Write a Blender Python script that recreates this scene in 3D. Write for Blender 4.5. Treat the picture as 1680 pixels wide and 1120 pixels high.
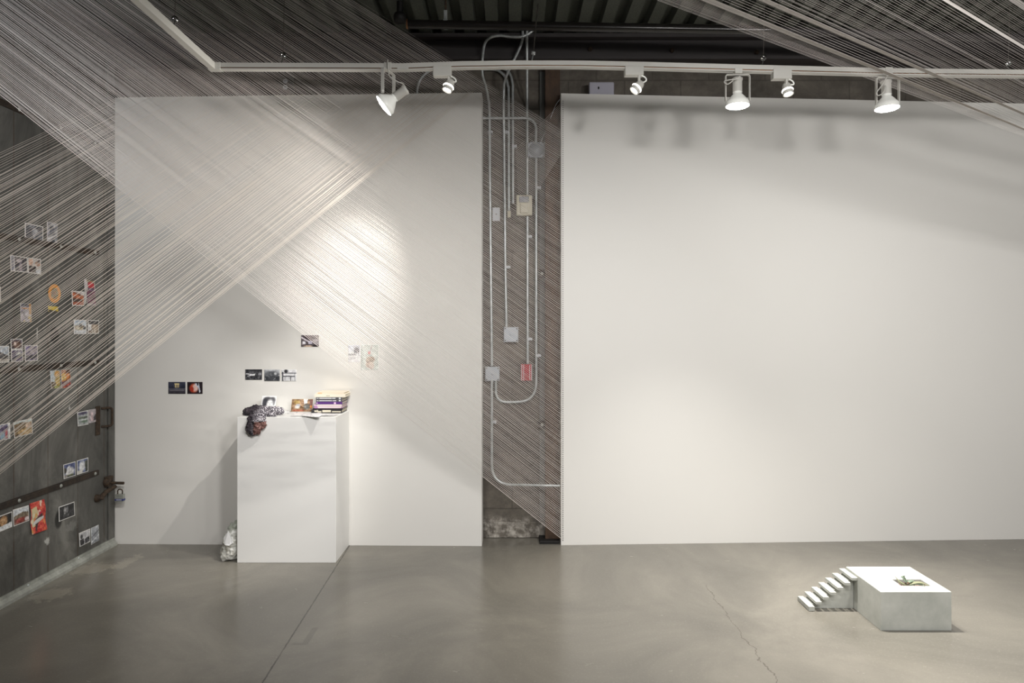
import bpy, bmesh, math, random
import numpy as np
from mathutils import Vector, Matrix, noise as mnoise

for o in list(bpy.data.objects):
    bpy.data.objects.remove(o, do_unlink=True)
C = bpy.context.scene.collection
SC = bpy.context.scene
F = 1120.0          # focal length in pixels of the 1680 x 1120 frame
U0, V0 = 840.0, 535.0
EYE = 1.5

# ------------------------------------------------------------------ camera
cd = bpy.data.cameras.new('camera')
cam = bpy.data.objects.new('camera', cd)
C.objects.link(cam)
cam.location = (0, 0, EYE)
cam.rotation_euler = (math.radians(90), 0, 0)
cd.sensor_width = 36.0
cd.lens = 36.0 * F / 1680.0
cd.shift_y = -25.0 / 1680.0
cd.clip_start = 0.05
SC.camera = cam

# ------------------------------------------------------------------ world, exposure
SC.view_settings.view_transform = 'Standard'
SC.view_settings.look = 'None'
SC.view_settings.gamma = 1.0
SC.view_settings.exposure = 0.0
w = bpy.data.worlds.new('world')
SC.world = w
w.use_nodes = True
w.node_tree.nodes['Background'].inputs[0].default_value = (0.9, 0.93, 1.0, 1)
w.node_tree.nodes['Background'].inputs[1].default_value = 0.09

# ------------------------------------------------------------------ room lamps (gallery spots on the tracks, plus added unseen fills)
def spot(name, loc, aim, power, angle, blend=0.6, size=0.04, col=(1.0, 0.965, 0.91)):
    l = bpy.data.lights.new(name, 'SPOT')
    l.energy = power
    l.spot_size = math.radians(angle)
    l.spot_blend = blend
    l.shadow_soft_size = size
    l.color = col
    o = bpy.data.objects.new(name, l)
    C.objects.link(o)
    o.location = loc
    d = Vector(aim) - Vector(loc)
    o.rotation_euler = d.to_track_quat('-Z', 'Y').to_euler()
    return o

# second track of floods, on the photographer's side of the room; last three are added fills
FL = (1.0, 0.98, 0.96)
spot('flood_or_fill_spot', (0.10, 1.5, 2.55), (1.35, 4.7, 0.60), 80, 100, 0.9, 0.09, FL)
spot('flood_or_fill_spot', (1.10, 1.5, 2.55), (2.0, 4.7, 0.60), 48, 100, 0.9, 0.09, FL)
spot('flood_or_fill_spot', (1.75, 1.4, 2.55), (0.9, 4.7, 0.70), 48, 100, 0.9, 0.09, FL)
spot('flood_or_fill_spot', (3.00, 1.4, 2.40), (3.3, 4.8, 0.80), 130, 100, 0.9, 0.09, FL)
spot('flood_or_fill_spot', (0.35, 1.4, 2.55), (-0.95, 4.7, 0.70), 115, 84, 0.9, 0.12, FL)
spot('flood_or_fill_spot', (-0.70, 1.5, 2.60), (-2.0, 4.6, 1.0), 172, 80, 1.0, 0.12, FL)
spot('flood_or_fill_spot', (-1.90, 0.7, 2.20), (-2.62, 3.35, 2.75), 190, 40, 1.0, 0.10, (0.93, 0.95, 1.0))  # added unseen uplight, only there to brighten the upper left yarn
spot('flood_or_fill_spot', (1.35, 0.3, 2.47), (1.7, 4.7, 1.45), 100, 120, 0.6, 0.12, FL)  # added unseen fill, lifts the dim top strip of the right wall
spot('flood_or_fill_spot', (2.30, 0.3, 2.47), (2.4, 4.7, 1.45), 110, 120, 0.6, 0.12, FL)  # other half of that added fill, split to soften its shadows
# lamps of the visible track
spot('accent_spot', (-0.352, 3.64, 2.745), (-1.62, 4.48, 0.62), 270, 40, 1.0, 0.02)
spot('accent_spot', (0.64, 3.64, 2.745), (-0.9, 4.1, 0.0), 15, 44, 1.0, 0.02)
spot('accent_spot', (1.478, 3.635, 2.72), (2.20, 3.40, 0.0), 400, 46, 1.0, 0.012)
spot('wide_spot', (-0.735, 3.64, 2.645), (-2.60, 3.45, 1.15), 26, 150, 0.8, 0.05)
spot('wide_spot', (1.206, 3.65, 2.650), (1.10, 3.60, 0), 250, 80, 1.0, 0.05)
spot('wide_spot', (2.006, 3.65, 2.635), (2.2, 3.4, 0), 130, 84, 1.0, 0.05)

# ------------------------------------------------------------------ geometry helpers
def P(u, v, Y):
    return Vector(((u - U0) / F * Y, Y, EYE - (v - V0) / F * Y))

LW = -2.74          # face of the steel door on the left
def onleft(u, v, off=0.0):
    x = LW + off
    Y = x * F / (u - U0)
    return P(u, v, Y)

# free standing white walls: left and right ends of their faces
LA, LB = Vector((-2.739, 4.706)), Vector((-0.206, 4.661))
RA, RB = Vector((0.336, 4.680)), Vector((3.610, 4.813))
def onplane(u, v, A, B, off=0.0):
    k = (u - U0) / F
    d = B - A
    n = Vector((d.y, -d.x)).normalized()
    if n.y > 0: n = -n
    A = A + n * off
    Y = (d.y * A.x - d.x * A.y) / (d.y * k - d.x)
    return P(u, v, Y)

def srgb(r, g, b):
    f = lambda c: (c / 255.0 / 12.92) if c / 255.0 <= 0.04045 else ((c / 255.0 + 0.055) / 1.055) ** 2.4
    return (f(r), f(g), f(b), 1.0)

class MB:
    def __init__(s):
        s.v = []; s.f = []; s.m = []; s.sm = []
    def add(s, vs, fs, mi=0, smooth=False):
        n = len(s.v)
        s.v += [tuple(x) for x in vs]
        for f in fs:
            s.f.append(tuple(i + n for i in f)); s.m.append(mi); s.sm.append(smooth)
        return s
    def box(s, a, b, mi=0):
        x0, y0, z0 = [min(a[i], b[i]) for i in range(3)]
        x1, y1, z1 = [max(a[i], b[i]) for i in range(3)]
        vs = [(x0,y0,z0),(x1,y0,z0),(x1,y1,z0),(x0,y1,z0),(x0,y0,z1),(x1,y0,z1),(x1,y1,z1),(x0,y1,z1)]
        return s.add(vs, [(3,2,1,0),(4,5,6,7),(0,1,5,4),(1,2,6,5),(2,3,7,6),(3,0,4,7)], mi)
    def cbox(s, a, b, c, mi=0):           # box with chamfered edges
        bm = bmesh.new()
        bmesh.ops.create_cube(bm, size=1.0)
        for vv in bm.verts:
            vv.co = Vector([(a[i] + b[i]) / 2 + vv.co[i] * abs(b[i] - a[i]) for i in range(3)])
        bmesh.ops.bevel(bm, geom=list(bm.edges), offset=c, segments=2, affect='EDGES', profile=0.5)
        bm.verts.index_update()
        s.add([vv.co.copy() for vv in bm.verts], [[q.index for q in f.verts] for f in bm.faces], mi)
        bm.free(); return s
    def obox(s, M, sx, sy, sz, mi=0):     # box in a local frame
        vs = [M @ Vector((x * sx / 2, y * sy / 2, z * sz / 2)) for z in (-1, 1) for (x, y) in ((-1,-1),(1,-1),(1,1),(-1,1))]
        return s.add(vs, [(3,2,1,0),(4,5,6,7),(0,1,5,4),(1,2,6,5),(2,3,7,6),(3,0,4,7)], mi)
    def tube(s, pts, r, n=10, mi=0, cap=True, smooth=True):
        pts = [Vector(p) for p in pts]
        rr = r if isinstance(r, (list, tuple)) else [r] * len(pts)
        N = len(pts)
        T = []
        for i in range(N):
            a = pts[max(i - 1, 0)]; b = pts[min(i + 1, N - 1)]
            T.append((b - a).normalized())
        up = Vector((0, 0, 1)) if abs(T[0].z) < 0.9 else Vector((1, 0, 0))
        x = T[0].cross(up).normalized()
        vs = []
        for i in range(N):
            x = (x - T[i] * x.dot(T[i])).normalized()
            y = T[i].cross(x)
            for k in range(n):
                a = 2 * math.pi * k / n
                vs.append(pts[i] + (x * math.cos(a) + y * math.sin(a)) * rr[i])
        fs = []
        for i in range(N - 1):
            for k in range(n):
                fs.append((i*n+k, i*n+(k+1) % n, (i+1)*n+(k+1) % n, (i+1)*n+k))
        s.add(vs, fs, mi, smooth)
        if cap:
            s.add(vs[:n], [tuple(range(n))[::-1]], mi); s.add(vs[-n:], [tuple(range(n))], mi)
        return s
    def lathe(s, M, prof, n=20, mi=0, smooth=True):   # prof: (radius, z) in local frame
        vs = []
        for (r, z) in prof:
            for k in range(n):
                a = 2 * math.pi * k / n
                vs.append(M @ Vector((r * math.cos(a), r * math.sin(a), z)))
        fs = []
        for i in range(len(prof) - 1):
            for k in range(n):
                fs.append((i*n+k, i*n+(k+1) % n, (i+1)*n+(k+1) % n, (i+1)*n+k))
        return s.add(vs, fs, mi, smooth)
    def disc(s, M, r, z=0.0, n=20, mi=0):
        vs = [M @ Vector((r * math.cos(2*math.pi*k/n), r * math.sin(2*math.pi*k/n), z)) for k in range(n)]
        return s.add(vs, [tuple(range(n))], mi)
    def prism(s, poly, axis, lo, hi, mi=0):           # poly in the other two axes
        n = len(poly)
        def mk(p, c):
            return {'x': (c, p[0], p[1]), 'y': (p[0], c, p[1]), 'z': (p[0], p[1], c)}[axis]
        vs = [mk(p, lo) for p in poly] + [mk(p, hi) for p in poly]
        fs = [tuple(range(n))[::-1], tuple(range(n, 2*n))] + [(i, (i+1) % n, n+(i+1) % n, n+i) for i in range(n)]
        return s.add(vs, fs, mi)
    def build(s, name, mats, parent=None, origin=None):
        mats = mats if isinstance(mats, (list, tuple)) else [mats]
        if parent is not None:
            o0 = parent_loc(parent)
            org = o0
        else:
            if origin is None:
                a = np.array(s.v); origin = ((a[:,0].min()+a[:,0].max())/2, (a[:,1].min()+a[:,1].max())/2, a[:,2].min())
            org = Vector(origin)
        me = bpy.data.meshes.new(name)
        me.from_pydata([(v[0]-org[0], v[1]-org[1], v[2]-org[2]) for v in s.v], [], s.f)
        for m in mats: me.materials.append(m)
        me.polygons.foreach_set('material_index', s.m)
        me.polygons.foreach_set('use_smooth', s.sm)
        bm = bmesh.new(); bm.from_mesh(me); bmesh.ops.recalc_face_normals(bm, faces=bm.faces); bm.to_mesh(me); bm.free()
        me.update()
        ob = bpy.data.objects.new(name, me)
        C.objects.link(ob)
        if parent is not None:
            ob.parent = parent
        else:
            ob.location = org
        return ob

def parent_loc(p):
    v = Vector(p.location)
    while p.parent is not None:
        p = p.parent; v = v + Vector(p.location)
    return v

def tag(o, label, cat, group=None, kind=None):
    o['label'] = label; o['category'] = cat
    if group: o['group'] = group
    if kind: o['kind'] = kind
    return o
def struct(o, label=None, cat=None):
    o['kind'] = 'structure'
    if label: o['label'] = label
    if cat: o['category'] = cat
    return o
def thing(name, loc, label, cat, group=None, kind=None):
    o = bpy.data.objects.new(name, None)
    o.empty_display_size = 0.05
    C.objects.link(o); o.location = loc
    return tag(o, label, cat, group, kind)
def frame(loc, zdir, xhint=(1, 0, 0)):
    z = Vector(zdir).normalized(); x = Vector(xhint)
    x = (x - z * x.dot(z)).normalized(); y = z.cross(x)
    M = Matrix((x, y, z)).transposed().to_4x4(); M.translation = Vector(loc)
    return M
def fillet(pts, r, n=6):
    pts = [Vector(p) for p in pts]; out = [pts[0]]
    for i in range(1, len(pts) - 1):
        a, b, c = pts[i-1], pts[i], pts[i+1]
        d1 = (a - b); d2 = (c - b)
        rr = min(r, d1.length * 0.49, d2.length * 0.49)
        p0 = b + d1.normalized() * rr; p2 = b + d2.normalized() * rr
        for k in range(n + 1):
            t = k / n
            out.append(p0 * (1-t)**2 + b * 2*t*(1-t) + p2 * t*t)
    out.append(pts[-1]); return out
def catmull(pts, n=8):
    pts = [Vector(p) for p in pts]; out = []
    q = [pts[0]*2 - pts[1]] + pts + [pts[-1]*2 - pts[-2]]
    for i in range(1, len(q) - 2):
        for k in range(n):
            t = k / n
            a, b, c, d = q[i-1], q[i], q[i+1], q[i+2]
            out.append(0.5 * ((2*b) + (c-a)*t + (2*a-5*b+4*c-d)*t*t + (3*b-a-3*c+d)*t**3))
    out.append(pts[-1]); return out

# ------------------------------------------------------------------ materials
def mat(name, col, rough=0.6, metal=0.0, **kw):
    m = bpy.data.materials.new(name); m.use_nodes = True
    b = m.node_tree.nodes['Principled BSDF']
    b.inputs['Base Color'].default_value = col
    b.inputs['Roughness'].default_value = rough
    b.inputs['Metallic'].default_value = metal
    for k, val in kw.items(): b.inputs[k].default_value = val
    return m
class NT:
    def __init__(s, m):
        s.t = m.node_tree; s.b = s.t.nodes['Principled BSDF']; s.n = s.t.nodes; s.l = s.t.links
    def new(s, typ, **kw):
        x = s.n.new(typ)
        for k, v in kw.items():
            if k.startswith('_'): setattr(x, k[1:], v)
            else: x.inputs[k.replace('_', ' ')].default_value = v
        return x
    def link(s, a, b): s.l.new(a, b); return b
    def coord(s): return s.new('ShaderNodeNewGeometry').outputs['Position']
    def obj(s): return s.new('ShaderNodeTexCoord').outputs['Object']
    def mapping(s, src, scale=(1,1,1), loc=(0,0,0)):
        m = s.new('ShaderNodeMapping'); m.inputs['Scale'].default_value = scale; m.inputs['Location'].default_value = loc
        s.link(src, m.inputs['Vector']); return m.outputs['Vector']
    def noise(s, src, scale, detail=4, rough=0.6, dist=0.0):
        x = s.new('ShaderNodeTexNoise', Scale=scale, Detail=detail, Roughness=rough, Distortion=dist)
        s.link(src, x.inputs['Vector']); return x.outputs['Fac']
    def ramp(s, fac, stops):
        r = s.new('ShaderNodeValToRGB'); e = r.color_ramp.elements
        while len(e) < len(stops): e.new(0.5)
        for i, (p, c) in enumerate(stops):
            e[i].position = p; e[i].color = c if len(c) == 4 else (*c, 1)
        s.link(fac, r.inputs['Fac']); return r.outputs['Color']
    def mix(s, fac, a, b, mode='MIX'):
        x = s.new('ShaderNodeMix'); x.data_type = 'RGBA'; x.blend_type = mode
        for i, val in ((0, fac), (6, a), (7, b)):
            if hasattr(val, 'default_value') or hasattr(val, 'links'): s.link(val, x.inputs[i])
            else: x.inputs[i].default_value = val
        return x.outputs[2]
    def math(s, op, a, b=None, c=None):
        x = s.new('ShaderNodeMath'); x.operation = op
        for i, val in enumerate((a, b, c)):
            if val is None: continue
            if hasattr(val, 'links'): s.link(val, x.inputs[i])
            else: x.inputs[i].default_value = val
        return x.outputs[0]
    def sep(s, src):
        x = s.new('ShaderNodeSeparateXYZ'); s.link(src, x.inputs[0]); return x.outputs
    def bump(s, h, strength=0.2, dist=0.01):
        x = s.new('ShaderNodeBump', Strength=strength, Distance=dist); s.link(h, x.inputs['Height'])
        s.link(x.outputs[0], s.b.inputs['Normal'])
    def color(s, c): s.link(c, s.b.inputs['Base Color'])
    def rough(s, c): s.link(c, s.b.inputs['Roughness'])
    def band(s, x, centre, half, soft=None):   # 1 inside |x-centre|<half
        soft = soft or half * 0.5
        d = s.math('ABSOLUTE', s.math('SUBTRACT', x, centre))
        m = s.new('ShaderNodeMapRange'); m.clamp = True
        s.link(d, m.inputs['Value'])
        m.inputs['From Min'].default_value = half + soft; m.inputs['From Max'].default_value = half
        return m.outputs[0]
    def spotmask(s, X, Y, cx, cy, rx, ry, wob=None):
        a = s.math('DIVIDE', s.math('SUBTRACT', X, cx), rx); b = s.math('DIVIDE', s.math('SUBTRACT', Y, cy), ry)
        d = s.math('SQRT', s.math('ADD', s.math('MULTIPLY', a, a), s.math('MULTIPLY', b, b)))
        if wob is not None: d = s.math('ADD', d, wob)
        m = s.new('ShaderNodeMapRange'); m.clamp = True
        s.link(d, m.inputs['Value']); m.inputs['From Min'].default_value = 1.15; m.inputs['From Max'].default_value = 0.8
        return m.outputs[0]

# polished concrete floor
M_floor = mat('polished_concrete', srgb(150,144,134), 0.32)
t = NT(M_floor); pos = t.coord()
n1 = t.noise(pos, 1.1, 8, 0.62, 0.8); n2 = t.noise(t.mapping(pos, (1.0, 2.2, 1)), 4.2, 8, 0.68, 0.5); n3 = t.noise(pos, 90, 3, 0.7)
c = t.ramp(n1, [(0.30, srgb(100,97,90)), (0.5, srgb(119,115,106)), (0.72, srgb(143,138,127))])
c = t.mix(t.math('MULTIPLY', n2, 0.55), c, srgb(112,108,100)); c = t.mix(t.ramp(n3, [(0.55, (0,0,0,1)), (0.8, (.25,.25,.25,1))]), c, srgb(172,166,156))
xyz = t.sep(pos); X, Yc = xyz[0], xyz[1]
wob = t.math('MULTIPLY', t.math('SUBTRACT', t.noise(pos, 9, 5, 0.7), 0.5), 0.09)
wob2 = t.math('MULTIPLY', t.math('SUBTRACT', t.noise(pos, 30, 3, 0.6), 0.5), 0.008)
# sawn control joint, runs away from the camera
jl = t.math('SUBTRACT', t.math('ADD', X, wob2), t.math('MULTIPLY_ADD', Yc, -0.0335, -0.955))
joint = t.math('MULTIPLY', t.band(jl, 0.0, 0.0026, 0.002), t.ramp(t.noise(pos, 6, 3, 0.6), [(0.3, (.45,)*3), (0.6, (1,)*3)]))
c = t.mix(joint, c, srgb(52,48,42))
# hairline crack on the right
cl = t.math('ADD', X, wob)
cr = t.math('MULTIPLY', t.band(cl, 1.12, 0.0016, 0.0018), t.band(Yc, 2.95, 0.95, 0.1))
c = t.mix(t.math('MULTIPLY', cr, 0.6), c, srgb(70,64,56))
# pale scuffs by the door track
wob3 = t.math('MULTIPLY', t.math('SUBTRACT', t.noise(pos, 13, 7, 0.85), 0.5), 5.0)
for (cx, cy, rx, ry) in ((-2.60, 4.22, 0.10, 0.10), (-2.58, 3.82, 0.09, 0.10), (-2.45, 4.35, 0.05, 0.14)):
    c = t.mix(t.math('MULTIPLY', t.spotmask(X, Yc, cx, cy, rx, ry, wob3), 0.32), c, srgb(176,168,152))
# little dark L of old adhesive
p0 = P(497, 1030, EYE * F / (1030 - V0)); p1 = P(500, 1056, EYE * F / (1056 - V0))
Lm = t.math('MAXIMUM', t.math('MULTIPLY', t.band(X, p1.x, 0.012, 0.006), t.band(Yc, (p0.y+p1.y)/2, (p0.y-p1.y)/2, 0.01)),
            t.math('MULTIPLY', t.band(Yc, p1.y, 0.008, 0.005), t.band(X, p1.x-0.025, 0.03, 0.01)))
c = t.mix(t.math('MULTIPLY', Lm, 0.4), c, srgb(84,84,76))
t.color(c)
t.rough(t.ramp(n2, [(0.3, (.15,)*3), (0.75, (.30,)*3)]))
t.bump(n3, 0.02, 0.002)

# white painted drywall
M_white = mat('white_wall_paint', srgb(228,226,221), 0.62)
t = NT(M_white); n = t.noise(t.coord(), 130, 3, 0.6); t.bump(n, 0.05, 0.001)
t.color(t.mix(t.math('MULTIPLY', t.noise(t.coord(), 2.0, 4, 0.6), 0.3), srgb(229,227,222), srgb(221,218,212)))
M_ped = mat('white_pedestal_paint', srgb(232,231,228), 0.5)
M_nail = mat('nail_steel', srgb(110,105,100), 0.5, 0.6)

# concrete block wall
M_block = mat('concrete_block', srgb(110,104,96), 0.85)
t = NT(M_block); pos = t.coord(); sp = t.sep(pos)
n1 = t.noise(pos, 2.2, 7, 0.7, 0.4); n2 = t.noise(pos, 40, 5, 0.7)
c = t.ramp(n1, [(0.28, srgb(66,62,56)), (0.5, srgb(98,92,84)), (0.75, srgb(142,134,122))])
c = t.mix(t.math('MULTIPLY', n2, 0.3), c, srgb(80,75,69))
cv = t.new('ShaderNodeCombineXYZ'); t.link(sp[0], cv.inputs[0]); t.link(sp[2], cv.inputs[1])
br = t.new('ShaderNodeTexBrick', Scale=1.0, Mortar_Size=0.006, Mortar_Smooth=0.3, Brick_Width=0.40, Row_Height=0.203)
t.link(cv.outputs[0], br.inputs['Vector'])
c = t.mix(t.math('MULTIPLY', br.outputs['Fac'], 0.45), c, srgb(72,68,62))
lime = t.math('MULTIPLY', t.band(sp[2], 0.06, 0.05, 0.05), t.ramp(t.noise(pos, 14, 6, 0.75), [(0.45, (0,0,0)), (0.65, (.8,.8,.8))]))
c = t.mix(lime, c, srgb(196,190,180))
t.color(c); t.bump(t.math('SUBTRACT', n2, t.math('MULTIPLY', br.outputs['Fac'], 1.0)), 0.5, 0.006)

# steel clad door on the left
M_door = mat('grey_zinc_sheet', srgb(92,92,88), 0.5, 0.25)
t = NT(M_door); pos = t.coord(); sp = t.sep(pos)
n1 = t.noise(t.mapping(pos, (1, 1, 0.5)), 3.4, 8, 0.7, 0.7); n2 = t.noise(t.mapping(pos, (1, 5, 1.0)), 9, 6, 0.7)
c = t.ramp(n1, [(0.32, srgb(74,74,71)), (0.5, srgb(104,103,99)), (0.68, srgb(142,141,135))])
c = t.mix(t.math('MULTIPLY', n2, 0.35), c, srgb(78,77,71))
fr = t.math('FRACT', t.math('DIVIDE', t.math('SUBTRACT', sp[1], 0.15), 0.277))
seam = t.band(fr, 0.0, 0.014, 0.014)
rustn = t.ramp(t.noise(pos, 7, 4, 0.7), [(0.4, (0.45,)*3), (0.62, (1.0,)*3)])
c = t.mix(t.math('MULTIPLY', seam, rustn), c, srgb(70,50,34))
sc = t.ramp(t.noise(t.mapping(pos, (1, 1, 0.6)), 22, 5, 0.8), [(0.66, (0,0,0)), (0.76, (.55,.55,.55))])
c = t.mix(sc, c, srgb(150,150,146))
wb = t.math('MULTIPLY', t.math('SUBTRACT', t.noise(pos, 55, 4, 0.8), 0.5), 2.6)
for (u, v, ru, rv, col, k, wf) in ((89,549,.042,.048,srgb(34,33,31),.9,0), (96,852,.034,.055,srgb(34,33,31),.9,0), (77.5,887,.02,.022,srgb(205,205,200),.9,1),
                            (61,546,.006,.035,srgb(205,203,198),.9,1), (114,669,.008,.014,srgb(210,208,204),.9,1), (117,863,.05,.03,srgb(150,150,145),.5,1)):
    q = onleft(u, v)
    c = t.mix(t.math('MULTIPLY', t.spotmask(sp[1], sp[2], q.y, q.z, ru, rv, wb if wf else None), k), c, col)
t.color(c); t.rough(t.ramp(n1, [(0.3, (.62,)*3), (0.7, (.42,)*3)])); t.bump(n1, 0.15, 0.006)
M_darkplate = mat('dark_iron_strap', srgb(58,50,44), 0.6, 0.4)
t = NT(M_darkplate); t.color(t.ramp(t.noise(t.coord(), 12, 6, 0.7), [(0.35, srgb(44,40,37)), (0.6, srgb(72,60,50)), (0.8, srgb(112,78,52))]))
M_rust = mat('rusty_iron', srgb(90,58,38), 0.8, 0.3)
t = NT(M_rust); t.color(t.ramp(t.noise(t.coord(), 60, 6, 0.7), [(0.35, srgb(48,42,36)), (0.6, srgb(82,66,52)), (0.8, srgb(118,88,62))]))
M_galv = mat('galvanised_steel', srgb(168,172,172), 0.42, 0.55)
t = NT(M_galv); t.color(t.ramp(t.noise(t.coord(), 35, 5, 0.6), [(0.35, srgb(176,180,180)), (0.7, srgb(212,216,216))]))
M_galvdull = mat('weathered_galvanised_rail', srgb(160,162,156), 0.55, 0.3)
t = NT(M_galvdull); t.color(t.ramp(t.noise(t.coord(), 18, 6, 0.7), [(0.35, srgb(146,148,141)), (0.7, srgb(184,186,178))]))
M_col = mat('red_oxide_steel', srgb(96,66,48), 0.65, 0.1)
t = NT(M_col); t.color(t.ramp(t.noise(t.mapping(t.coord(), (3,3,0.8)), 7, 6, 0.7), [(0.3, srgb(62,47,38)), (0.6, srgb(86,66,50)), (0.8, srgb(112,88,64))]))
M_beam = mat('black_steel_beam', srgb(58,54,54), 0.6, 0.1)
M_black = mat('black_pipe_enamel', srgb(34,31,29), 0.22, 0.2)
M_blackmat = mat('black_iron', srgb(28,26,25), 0.6, 0.2)
M_deck = mat('galvanised_roof_deck', srgb(84,86,78), 0.6, 0.15)
t = NT(M_deck); t.color(t.ramp(t.noise(t.coord(), 110, 4, 0.75), [(0.4, srgb(74,77,70)), (0.62, srgb(92,95,86)), (0.78, srgb(140,143,132))]))
M_trackw = mat('white_lamp_enamel', srgb(205,203,196), 0.4)
M_slot = mat('track_slot_dark', srgb(70,66,60), 0.5)
M_brass = mat('conductor_brass', srgb(150,110,80), 0.35, 0.8)
M_chrome = mat('bright_chrome', srgb(200,200,200), 0.15, 1.0)
def emis(name, col, s):
    m = mat(name, (0,0,0,1), 0.3); b = m.node_tree.nodes['Principled BSDF']
    b.inputs['Emission Color'].default_value = col; b.inputs['Emission Strength'].default_value = s
    return m
M_lens = emis('lit_lamp_lens', (1.0, 0.97, 0.92, 1), 30.0)
M_ring = emis('lens_ring_glare', (1.0, 0.95, 0.88, 1), 4.0)  # ring emission imitates the glare around the small lit lenses
M_glow = mat('lit_bulb_glass', srgb(235,236,230), 0.2)
_b = M_glow.node_tree.nodes['Principled BSDF']; _b.inputs['Emission Color'].default_value = (1, .96, .9, 1); _b.inputs['Emission Strength'].default_value = 0.10
M_yarn = mat('off_white_yarn', srgb(214,208,202), 0.85)
M_yarnB = mat('cream_yarn', srgb(218,208,196), 0.85)
M_plast = mat('white_plastic', srgb(206,208,212), 0.45)
M_beige = mat('beige_plastic', srgb(206,198,176), 0.5)
M_red = mat('red_plastic', srgb(176,30,48), 0.4)
M_greybox = mat('grey_cast_cover', srgb(176,180,186), 0.5, 0.3)
M_black2 = mat('black_plastic', srgb(20,20,20), 0.4)
M_print = mat('printed_paper', (1,1,1,1), 0.38)
t = NT(M_print); a = t.new('ShaderNodeAttribute', _attribute_name='Col'); t.color(a.outputs['Color'])
M_paper = mat('white_paper', srgb(236,236,236), 0.7)
M_conc = mat('cast_white_concrete', srgb(198,198,192), 0.75)
t = NT(M_conc); pos = t.coord()
t.color(t.mix(t.ramp(t.noise(pos, 60, 5, 0.75), [(0.62, (0,0,0)), (0.8, (.6,.6,.6))]), t.ramp(t.noise(pos, 7, 6, 0.65), [(0.3, srgb(164,166,159)), (0.7, srgb(190,191,184))]), srgb(150,150,145)))
vo = t.new('ShaderNodeTexVoronoi', Scale=70.0); t.link(pos, vo.inputs['Vector'])
pit = t.ramp(vo.outputs['Distance'], [(0.0, (0,0,0)), (0.12, (1,1,1))]); t.bump(pit, 0.25, 0.003)

# ================================================================== THE ROOM
CEIL = 3.52
m = MB(); m.box((-4.0, -3.0, -0.2), (6.5, 5.6, 0.0)); struct(m.build('floor', M_floor))
m = MB(); m.box((-4.0, 4.855, 0.0), (6.5, 5.05, 3.7)); struct(m.build('wall_back', M_block))
m = MB(); m.box((-3.1, -3.0, 0.0), (-2.80, 4.855, 3.7)); struct(m.build('wall_left', M_block))
m = MB(); m.box((5.2, -3.0, 0.0), (5.4, 4.855, 3.7)); struct(m.build('wall_side', M_white))
# floor curb at the foot of the back wall
m = MB(); m.cbox((-2.6, 4.835, 0.0), (4.6, 4.87, 0.115), 0.006); struct(m.build('baseboard_back', M_block))
# corrugated roof deck
m = MB(); prof = []; x = -3.1
while x < 5.3:
    prof += [(x, CEIL), (x + 0.078, CEIL), (x + 0.086, CEIL + 0.07), (x + 0.146, CEIL + 0.07)]; x += 0.154
vs = [(p[0], -3.0, p[1]) for p in prof] + [(p[0], 4.86, p[1]) for p in prof]; n = len(prof)
m.add(vs, [(i, i+1, n+i+1, n+i) for i in range(n-1)])
m.box((-3.1, -3.0, CEIL + 0.09), (5.4, 5.0, CEIL + 0.13))
struct(m.build('ceiling', M_deck))
# beam across the back wall (channel: flanges and web) with bolts
bmn = thing('steel_beam', (0.5, 4.74, 3.32), 'black steel channel beam running across the back wall under the roof deck', 'beam', kind='structure')
m = MB(); m.prism([(4.66, 3.325), (4.66, 3.345), (4.72, 3.345), (4.72, 3.475), (4.66, 3.475), (4.66, 3.50), (4.84, 3.50), (4.84, 3.325)], 'x', -3.0, 5.2)
m.build('channel', M_beam, bmn)
for (u, v) in ((968, 81), (1102, 83), (1241, 86), (700, 84)):
    m = MB(); q = P(u, v, 4.712); m.lathe(frame(q, (0, -1, 0)), [(0.016, 0), (0.016, 0.012), (0.011, 0.016), (0, 0.016)], 6, smooth=False); m.build('bolt', M_rust, bmn)

# free standing white display walls
def slab(A, B, ztA, ztB, th, name, ext=0.0):
    d = (B - A).normalized(); n = Vector((-d.y, d.x));
    if n.y < 0: n = -n
    B2 = B + d * ext; ztB = ztB + (ztB - ztA) * ext / (B - A).length
    m = MB()
    a0, b0, a1, b1 = A, B2, A + n * th, B2 + n * th
    vs = [(a0.x,a0.y,0),(b0.x,b0.y,0),(b1.x,b1.y,0),(a1.x,a1.y,0),(a0.x,a0.y,ztA),(b0.x,b0.y,ztB),(b1.x,b1.y,ztB),(a1.x,a1.y,ztA)]
    m.add(vs, [(3,2,1,0),(4,5,6,7),(0,1,5,4),(1,2,6,5),(2,3,7,6),(3,0,4,7)])
    return struct(m.build(name, M_white))
slab(LA, LB, 3.075, 3.094, 0.135, 'wall_centre')
slab(RA, RB, 3.096, 3.069, 0.135, 'wall_right', 1.3)

# rail of pegs down the edge of the right wall, where the yarn is tied
m = MB()
for i in range(206):
    q = onplane(923.5, 166 + i * 3.51, RA, RB)
    m.box((q.x - 0.0025, q.y - 0.004, q.z - 0.003), (q.x + 0.0025, q.y + 0.002, q.z + 0.003))
tag(m.build('nails', M_nail), 'row of tiny nails down the edge of the right white wall', 'nails', kind='stuff')

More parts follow.
